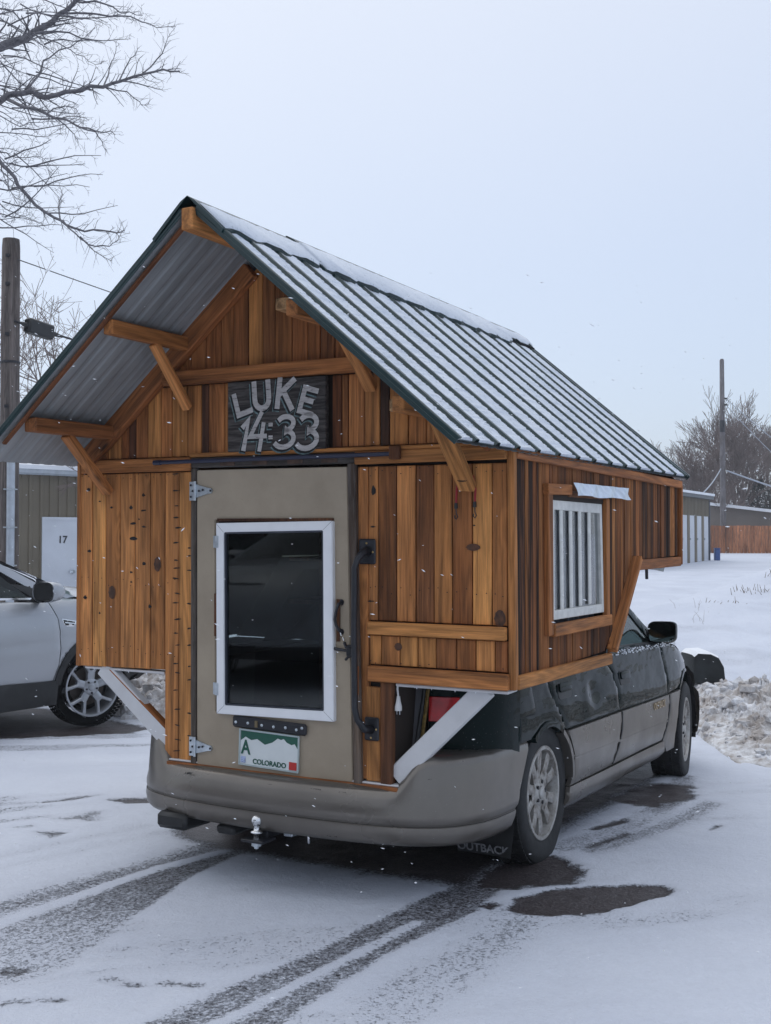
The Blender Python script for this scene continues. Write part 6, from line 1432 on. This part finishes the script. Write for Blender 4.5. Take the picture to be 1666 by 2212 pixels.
# tow hitch
g = Geo(); g.box((-.06, -1.06, .195), (.0, -.80, .235), .004); g.box((-.085, -1.135, .188), (.025, -1.03, .200), .003); hb = g.obj('hitch', M_BLACK, WG)
V_, F_ = lathe([(.0, .300), (.010, .2985), (.018, .293), (.0235, .284), (.025, .275), (.0235, .266), (.018, .257), (.014, .251), (.013, .238), (.018, .234), (.027, .230), (.027, .222), (.014, .220), (.014, .200)], 20); mesh_obj('ball', [(x-.030, y-1.095, z) for x, y, z in V_], F_, M_CHROME, hb, smooth='all')
V_, F_ = lathe([(.014, .188), (.021, .188), (.021, .170), (.010, .168), (.010, .158), (.0, .158)], 8); mesh_obj('nut', [(x-.030, y-1.095, z) for x, y, z in V_], F_, M_ZINC, hb)
g = Geo(); g.tube([(.07, -.98, .232), (.13, -1.0, .234), (.158, -1.0, .230), (.166, -1.0, .21), (.168, -1.0, .185)], .0055, 7); g.obj('hitch_pin', M_CHROME, WG, smooth='all')
g = Geo(); g.box((.04, -1.0, .20), (.085, -.94, .25), .004); g.obj('socket', M_ZINC, WG)
# side mirrors
MR = []
for s_ in BS:
    bm = bmesh.new(); n = 24; rows = []
    for y, k_ in ((1.945, 1.0), (1.965, 1.03), (2.01, .97), (2.05, .80), (2.075, .45)):
        row = []
        for i in range(n):
            a = 2*PI*i/n; ca, sa = math.cos(a), math.sin(a); e_ = .45
            row.append((s_*(.905+.088*k_*math.copysign(abs(ca)**e_, ca)), y, .985+.067*k_*math.copysign(abs(sa)**e_, sa)+.006*ca))
        rows.append(row)
    hs = loft('mirror_housing', rows, M_GREEN, WG, close=True)
    face = [(x*1.0, 1.950, z) for x, y, z in [(s_*(.905+.080*math.copysign(abs(math.cos(a))**.45, math.cos(a))), 0, .985+.059*math.copysign(abs(math.sin(a))**.45, math.sin(a))+.006*math.cos(a)) for a in [2*PI*i/n for i in range(n)]]]
    mg = Geo(); mg.add([(x, 1.9505, z) for x, y, z in face], [tuple(range(n))]); mg.obj('mirror_glass', N('mirror_glass').set(Base_Color=(.30, .40, .40), Metallic=1.0, Roughness=.03).m if 'mirror_glass' not in bpy.data.materials else bpy.data.materials['mirror_glass'], hs)
    mg = Geo(); mg.tube([(s_*.82, 2.04, .925), (s_*.85, 2.02, .935), (s_*.89, 2.01, .955)], [.035, .028, .03], 8); mg.obj('mirror_arm', M_BLKPL, hs, smooth=True)
    panel('mirror_base', [(1.99, .912), (2.16, .902), (2.08, .965), (2.0, 1.0)], XW, M_BLKPL, WG, .05, push=.008, sides=(s_,))
# snow lying at the door tops, cowl and sill
g = Geo(); rs = random.Random(12)
for _ in range(150):
    y = 1.2+rs.random()*1.5; z = .905+.0*y-(.03*(y-2.2) if y > 2.2 else 0)+rs.uniform(-.03, .0); s_ = rs.uniform(.002, .007); x = XW(y, z)+.004
    g.box((x-.003, y-s_, z-s_*.6), (x+.002, y+s_, z+s_*.6))
g.obj('snow_specks', M_SNOW, WG, kind='stuff')

# ------------------------------------------------------------------ silver car at the left edge (only its nose half is in the frame)
HD = math.radians(33); uS = Vector((math.sin(HD), math.cos(HD), 0)); nS = Vector((math.cos(HD), -math.sin(HD), 0)); Wc = Vector((-2.584, 9.796, .238))
o_ = Wc-nS*.80; SM = Matrix(((nS.x, uS.x, 0, o_.x), (nS.y, uS.y, 0, o_.y), (0, 0, 1, o_.z), (0, 0, 0, 1)))
SV = empty('parked_car', 'silver crossover parked at the left picture edge with black lower trim', 'car', SM)
# car frame: wheel centre at (.80, 0, 0)
def XS(y, z):
    x = .905 if z < .1 else (.905+.012*math.sin(PI*min(1, (z-.1)/.4)) if z < .5 else .905-.10*((z-.5)/.3)**2)
    x += .010*math.exp(-((z-.50)/.02)**2)
    if y > -.2: x -= .10*((y+.2)/.9)**2.2
    if z > .76: x = .812-.42*(z-.76)
    return x
AR = .405
panel('front_door', [(-.455, .10), (-.405, .22), (-.385, .36), (-.395, .60), (-.455, .74), (-1.60, .80), (-1.58, .10)], XS, M_SILVER, SV, .06, sides=BS)
panel('rear_door', [(-1.59, .10), (-1.61, .80), (-2.45, .84), (-2.40, .45), (-2.20, .10)], XS, M_SILVER, SV, .08, sides=BS)
panel('fender', [(-.446, .10), (-.396, .22), (-.377, .36), (-.387, .60), (-.447, .745), (-.30, .775), (-.05, .745), (.35, .66), (.58, .56), (.66, .40), (.64, .20), (.40, .20)]+[p for p in arc(0, 0, AR+.04, 26, 167, 16)], XS, M_SILVER, SV, .045, sides=BS)
panel('quarter_panel', [(-2.46, .84), (-3.4, .86), (-3.5, .2), (-3.1, .2)]+arc(-2.69, 0, AR+.04, 20, 160, 14)[::-1][0:0]+[(-2.41, .45)], XS, M_SILVER, SV, .1, sides=BS)
panel('arch_trim', arc(0, 0, AR+.042, 0, 172, 20)+arc(0, 0, AR-.022, 172, 0, 20), XS, M_BLKPL, SV, .05, push=.012, sides=BS, flange=.06)
panel('arch_trim', arc(-2.69, 0, AR+.042, 5, 175, 20)+arc(-2.69, 0, AR-.02, 175, 5, 20), XS, M_BLKPL, SV, .06, push=.012, sides=BS, flange=.06)
panel('lower_trim', [(-.40, .095), (-.43, -.10), (-2.28, -.10), (-2.28, .125), (-1.4, .128)], XS, M_BLKPL, SV, .08, push=.014, sides=BS)
g = Geo(); g.box((-.80, -3.3, -.10), (.80, -.40, .70)); g.box((-.6, -.5, -.08), (.6, .5, .55)); g.obj('inner_body', M_DARK, SV)
for s_ in BS: wheel_well(SV, 0, 0, AR-.02, .86*s_, .5*s_, M_DARK); wheel_well(SV, -2.69, 0, AR-.02, .86*s_, .5*s_, M_DARK)
gl = lambda y, z: XS(y, z)-.006
panel('front_window', [(-.62, .782), (-1.50, .808), (-1.50, 1.22), (-1.25, 1.20), (-.96, 1.06)], gl, M_AUTOG, SV, .2, sides=BS, flange=.003, round_=0)
panel('rear_window', [(-1.56, .81), (-2.40, .85), (-2.35, 1.2), (-1.56, 1.22)], gl, M_AUTOG, SV, .2, sides=BS, flange=.003, round_=0)
panel('quarter_glass', [(-.235, .765), (-.58, .782), (-.78, .905), (-.45, .865)], gl, M_BLKPL, SV, .1, push=.006, sides=BS, flange=.004)
panel('a_pillar', [(-.13, .778), (-.45, .875), (-.83, 1.075), (-1.2, 1.25), (-2.4, 1.28), (-2.9, 1.0), (-3.0, .86), (-2.42, .86), (-2.36, 1.20), (-1.56, 1.225), (-1.24, 1.205), (-.93, 1.06), (-.60, .868), (-.235, .768)], XS, M_SILVER, SV, .07, sides=BS)
panel('window_line', [(-.60, .770), (-1.5, .795), (-2.4, .835), (-2.4, .852), (-1.5, .812), (-.60, .786)], XS, M_CHROME, SV, .3, push=.006, sides=BS, flange=.006)
rows = []
for i in range(9):
    t_ = i/8; y = -.15-1.05*t_; z = .80+.455*t_; w_ = XS(-1, .76+.42*t_)-.01; rows.append([(w_*u_, y+.22*(1-u_*u_), z+.02*(1-u_*u_)) for u_ in [k_/6-1 for k_ in range(13)]])
loft('windshield', rows, M_AUTOG, SV)
loft('roof', [[(XS(-1, 1.25)*u_, y, 1.262+.04*(1-u_**4)-.12*max(0, (-2.5-y)/.6)**2) for u_ in [k_/6-1 for k_ in range(13)]] for y in (-1.18, -1.6, -2.0, -2.5, -2.9)], M_SILVER, SV)
rows = []
for i in range(12):
    v_ = i/11; row = []
    for k_ in range(15):
        u_ = k_/7-1; yf = .86-.30*abs(u_)**2.3; y = -.20+(yf+.20)*v_; z0 = .775-.10*max(0, (y+.1))**1.4-(.10*max(0, v_-.75)/.25); row.append((.80*(1-.10*v_)*u_, y+.20*(1-u_*u_)*(1-v_), z0+.085*(1-abs(u_)**2.5)))
    rows.append(row)
loft('hood', rows, M_SILVER, SV)
sh_ = smoothpath([(.80, .60), (.74, .76), (.5, .88), (0, .92)]); sp_ = sh_+[(-x, y) for x, y in sh_[::-1][1:]]
loft('front_bumper', sweep(sp_[::-1], [(-.05, .09), (.0, .10), (.02, .22), (.02, .42), (-.03, .58), (-.08, .66)]), M_SILVER, SV); loft('lower_valance', sweep(sp_[::-1], [(-.14, -.03), (-.06, -.01), (.005, .04), (.0, .10)]), M_BLKPL, SV)
panel('front_bumper_side', [(.40, .12), (.46, .03), (.58, .06), (.66, .12), (.66, .20), (.40, .20)], XS, M_BLKPL, SV, .08, push=.0, sides=BS)
loft('rear_end', sweep([(.78, -3.42), (.70, -3.55), (.4, -3.62), (-.4, -3.62), (-.70, -3.55), (-.78, -3.42)], [(0, -.05), (.03, .1), (.03, .4), (-.02, .84), (-.25, 1.2)]), M_SILVER, SV)
vn = panel('fender_vent', [(-.36, .605), (-.20, .578), (-.225, .532), (-.33, .535)], XS, M_CHROME, SV, .1, push=.006, sides=BS, flange=.006)
panel('vent_grille', [(-.345, .595), (-.225, .572), (-.24, .543), (-.325, .547)], XS, M_BLKPL, SV, .1, push=.009, sides=BS, flange=.004); panel('vent_bar', [(-.335, .577), (-.225, .560), (-.227, .553), (-.335, .567)], XS, M_CHROME, SV, .1, push=.012, sides=BS, flange=.004, round_=.001)
panel('crease', [(-.46, .655), (-1.55, .665), (-1.55, .655), (-.46, .645)], XS, M_SILVER, SV, .2, push=.006, sides=BS, flange=.008)
for s_ in BS:
    rows = []
    for y, k_ in ((-.635, 1.0), (-.60, 1.04), (-.53, .92), (-.47, .5)):
        rows.append([(s_*(.985+.105*k_*math.copysign(abs(math.cos(a))**.6, math.cos(a))), y+.02*math.cos(a), .838+.082*k_*math.copysign(abs(math.sin(a))**.6, math.sin(a))) for a in [2*PI*i/20 for i in range(20)]])
    hs = loft('mirror_housing', rows, M_SILVER, SV, close=True); mg = Geo(); mg.add([(s_*(.985+.092*math.copysign(abs(math.cos(a))**.6, math.cos(a))), -.634+.02*math.cos(a), .838+.070*math.copysign(abs(math.sin(a))**.6, math.sin(a))) for a in [2*PI*i/20 for i in range(20)]], [tuple(range(20))]); mg.obj('mirror_glass', M_BLKPL, hs)
    mg = Geo(); mg.tube([(s_*.82, -.56, .775), (s_*.93, -.56, .785)], [.03, .035], 8); mg.obj('mirror_arm', M_BLKPL, hs)
wheel(SV, (.80, 0, 0), .335, .247, .225, math.radians(-14), 1, style='y', alloy=M_ALLOY2, roll=.0, block=64)
wheel(SV, (-.80, 0, 0), .335, .247, .225, math.radians(-14), -1, style='y', alloy=M_ALLOY2, roll=.4, block=64)
wheel(SV, (.80, -2.69, 0), .335, .247, .225, 0, 1, style='y', alloy=M_ALLOY2, roll=.2, block=40); wheel(SV, (-.80, -2.69, 0), .335, .247, .225, 0, -1, style='y', alloy=M_ALLOY2, roll=.2, block=40)
g = Geo()
for x in (-.35, .35):
    g.box((x-.24, -1.75, .3), (x+.24, -1.2, .45), .05); g.box((x-.23, -1.85, .4), (x+.23, -1.70, .98), .05)
g.obj('seat', plain('pale_seat', (.25, .25, .25), .9), SV)

# ------------------------------------------------------------------ what the door glass mirrors: a dark house front and parked cars behind the photographer
t = empty('house', 'low dark brick house behind the photographer mirrored in the door glass', 'house', Matrix.Translation((-13.5, -3.2, -.1)) @ Matrix.Rotation(math.radians(-27.7), 4, 'Z'))
g = Geo(); g.box((-13, -6, 0), (9, 0, 3.6)); g.obj('wall', plain('dark_brick', (.045, .030, .026), .9, var=.4, scale=2), t)
g = Geo(); g.add([(-13.5, .6, 3.5), (9.5, .6, 3.5), (9.5, -3, 5.6), (-13.5, -3, 5.6), (9.5, -6.6, 3.5), (-13.5, -6.6, 3.5)], [(0, 1, 2, 3), (3, 2, 4, 5), (0, 3, 5), (1, 4, 2)]); g.obj('roof', plain('dark_shingles', (.03, .03, .034), .9, var=.3, scale=6), t)
for x in (-9, -5, -1, 4):
    g = Geo(); g.box((x, .005, 1.0), (x+1.4, .03, 2.3)); w_ = g.obj('window', M_BLKPL, t); g = Geo(); g.box((x-.08, .0, .92), (x+1.48, .02, 1.0)); g.obj('sill', M_VINYL, w_)
def copy_tree(o, parent=None, mats=None):
    c_ = o.copy(); COL.objects.link(c_); c_.parent = parent
    for ch__ in [x for x in bpy.data.objects if x.parent == o and x != c_]: copy_tree(ch__, c_)
    return c_
M_REDP = carpaint('red_car_paint', (.16, .015, .012), .2, .3, .6, .1, (.2, .18, .17), .02)
for (x, y, rz, red, lb) in ((-5.75, -6.1, .04, True, 'red crossover behind the photographer mirrored low in the door glass'), (-3.35, -6.3, -.03, False, 'silver crossover behind the photographer mirrored in the door glass')):
    c_ = copy_tree(SV); p_ = Rm @ Vector((x, y, 0)); c_.matrix_world = Matrix.Translation((p_.x, p_.y, .33)) @ Matrix.Rotation(rz-math.radians(27.7), 4, 'Z'); c_['label'] = lb; c_['group'] = 'crossovers parked around the lot'
    if red:
        for ch__ in c_.children_recursive if hasattr(c_, 'children_recursive') else []:
            if ch__.data and ch__.data.materials and ch__.data.materials[0] == M_SILVER:
                ch__.data = ch__.data.copy(); ch__.data.materials[0] = M_REDP
SV['group'] = 'crossovers parked around the lot'
# ------------------------------------------------------------------ haze: one closed box of thin air round everything
g = Geo(); g.box((-232, -132, -3), (272, 432, 16)); hz_ = g.obj('haze', None, kind='stuff'); hz_['label'] = 'thin snowy haze hanging over the whole lot'
hm = bpy.data.materials.new('haze_air'); hm.use_nodes = True; hm.node_tree.nodes.clear(); ho = hm.node_tree.nodes.new('ShaderNodeOutputMaterial'); pv = hm.node_tree.nodes.new('ShaderNodeVolumePrincipled')
pv.inputs['Color'].default_value = (.90, .93, 1, 1); pv.inputs['Density'].default_value = .0016; hm.node_tree.links.new(pv.outputs[0], ho.inputs['Volume']); hz_.data.materials.append(hm)
# ------------------------------------------------------------------ falling snow
g = Geo(); rs = random.Random(77)
for _ in range(1500):
    y = 1.9+rs.random()**.8*8.5; x = rs.uniform(-.40, .40)*y; z = 1.486+.026*y+rs.uniform(-.50, .22)*y
    if z < .1: continue
    s_ = rs.uniform(.0011, .0025)*(1+.07*y); l = s_*rs.uniform(1.2, 2.6); a_ = rs.gauss(-.25, .35); dx = math.cos(a_)*l; dz = math.sin(a_)*l
    w = Vector((-math.sin(a_)*s_*.55, 0, math.cos(a_)*s_*.55)); p = Vector((x, y, z)); d = Vector((dx, 0, dz)); q = Vector((0, s_*.6, 0))
    g.add([p-d, p+w, p+d, p-w, p+q, p-q], [(0, 1, 4), (1, 2, 4), (2, 3, 4), (3, 0, 4), (1, 0, 5), (2, 1, 5), (3, 2, 5), (0, 3, 5)])
o = g.obj('falling_snow', M_SNOW, kind='stuff'); o['label'] = 'light snowflakes drifting through the air'
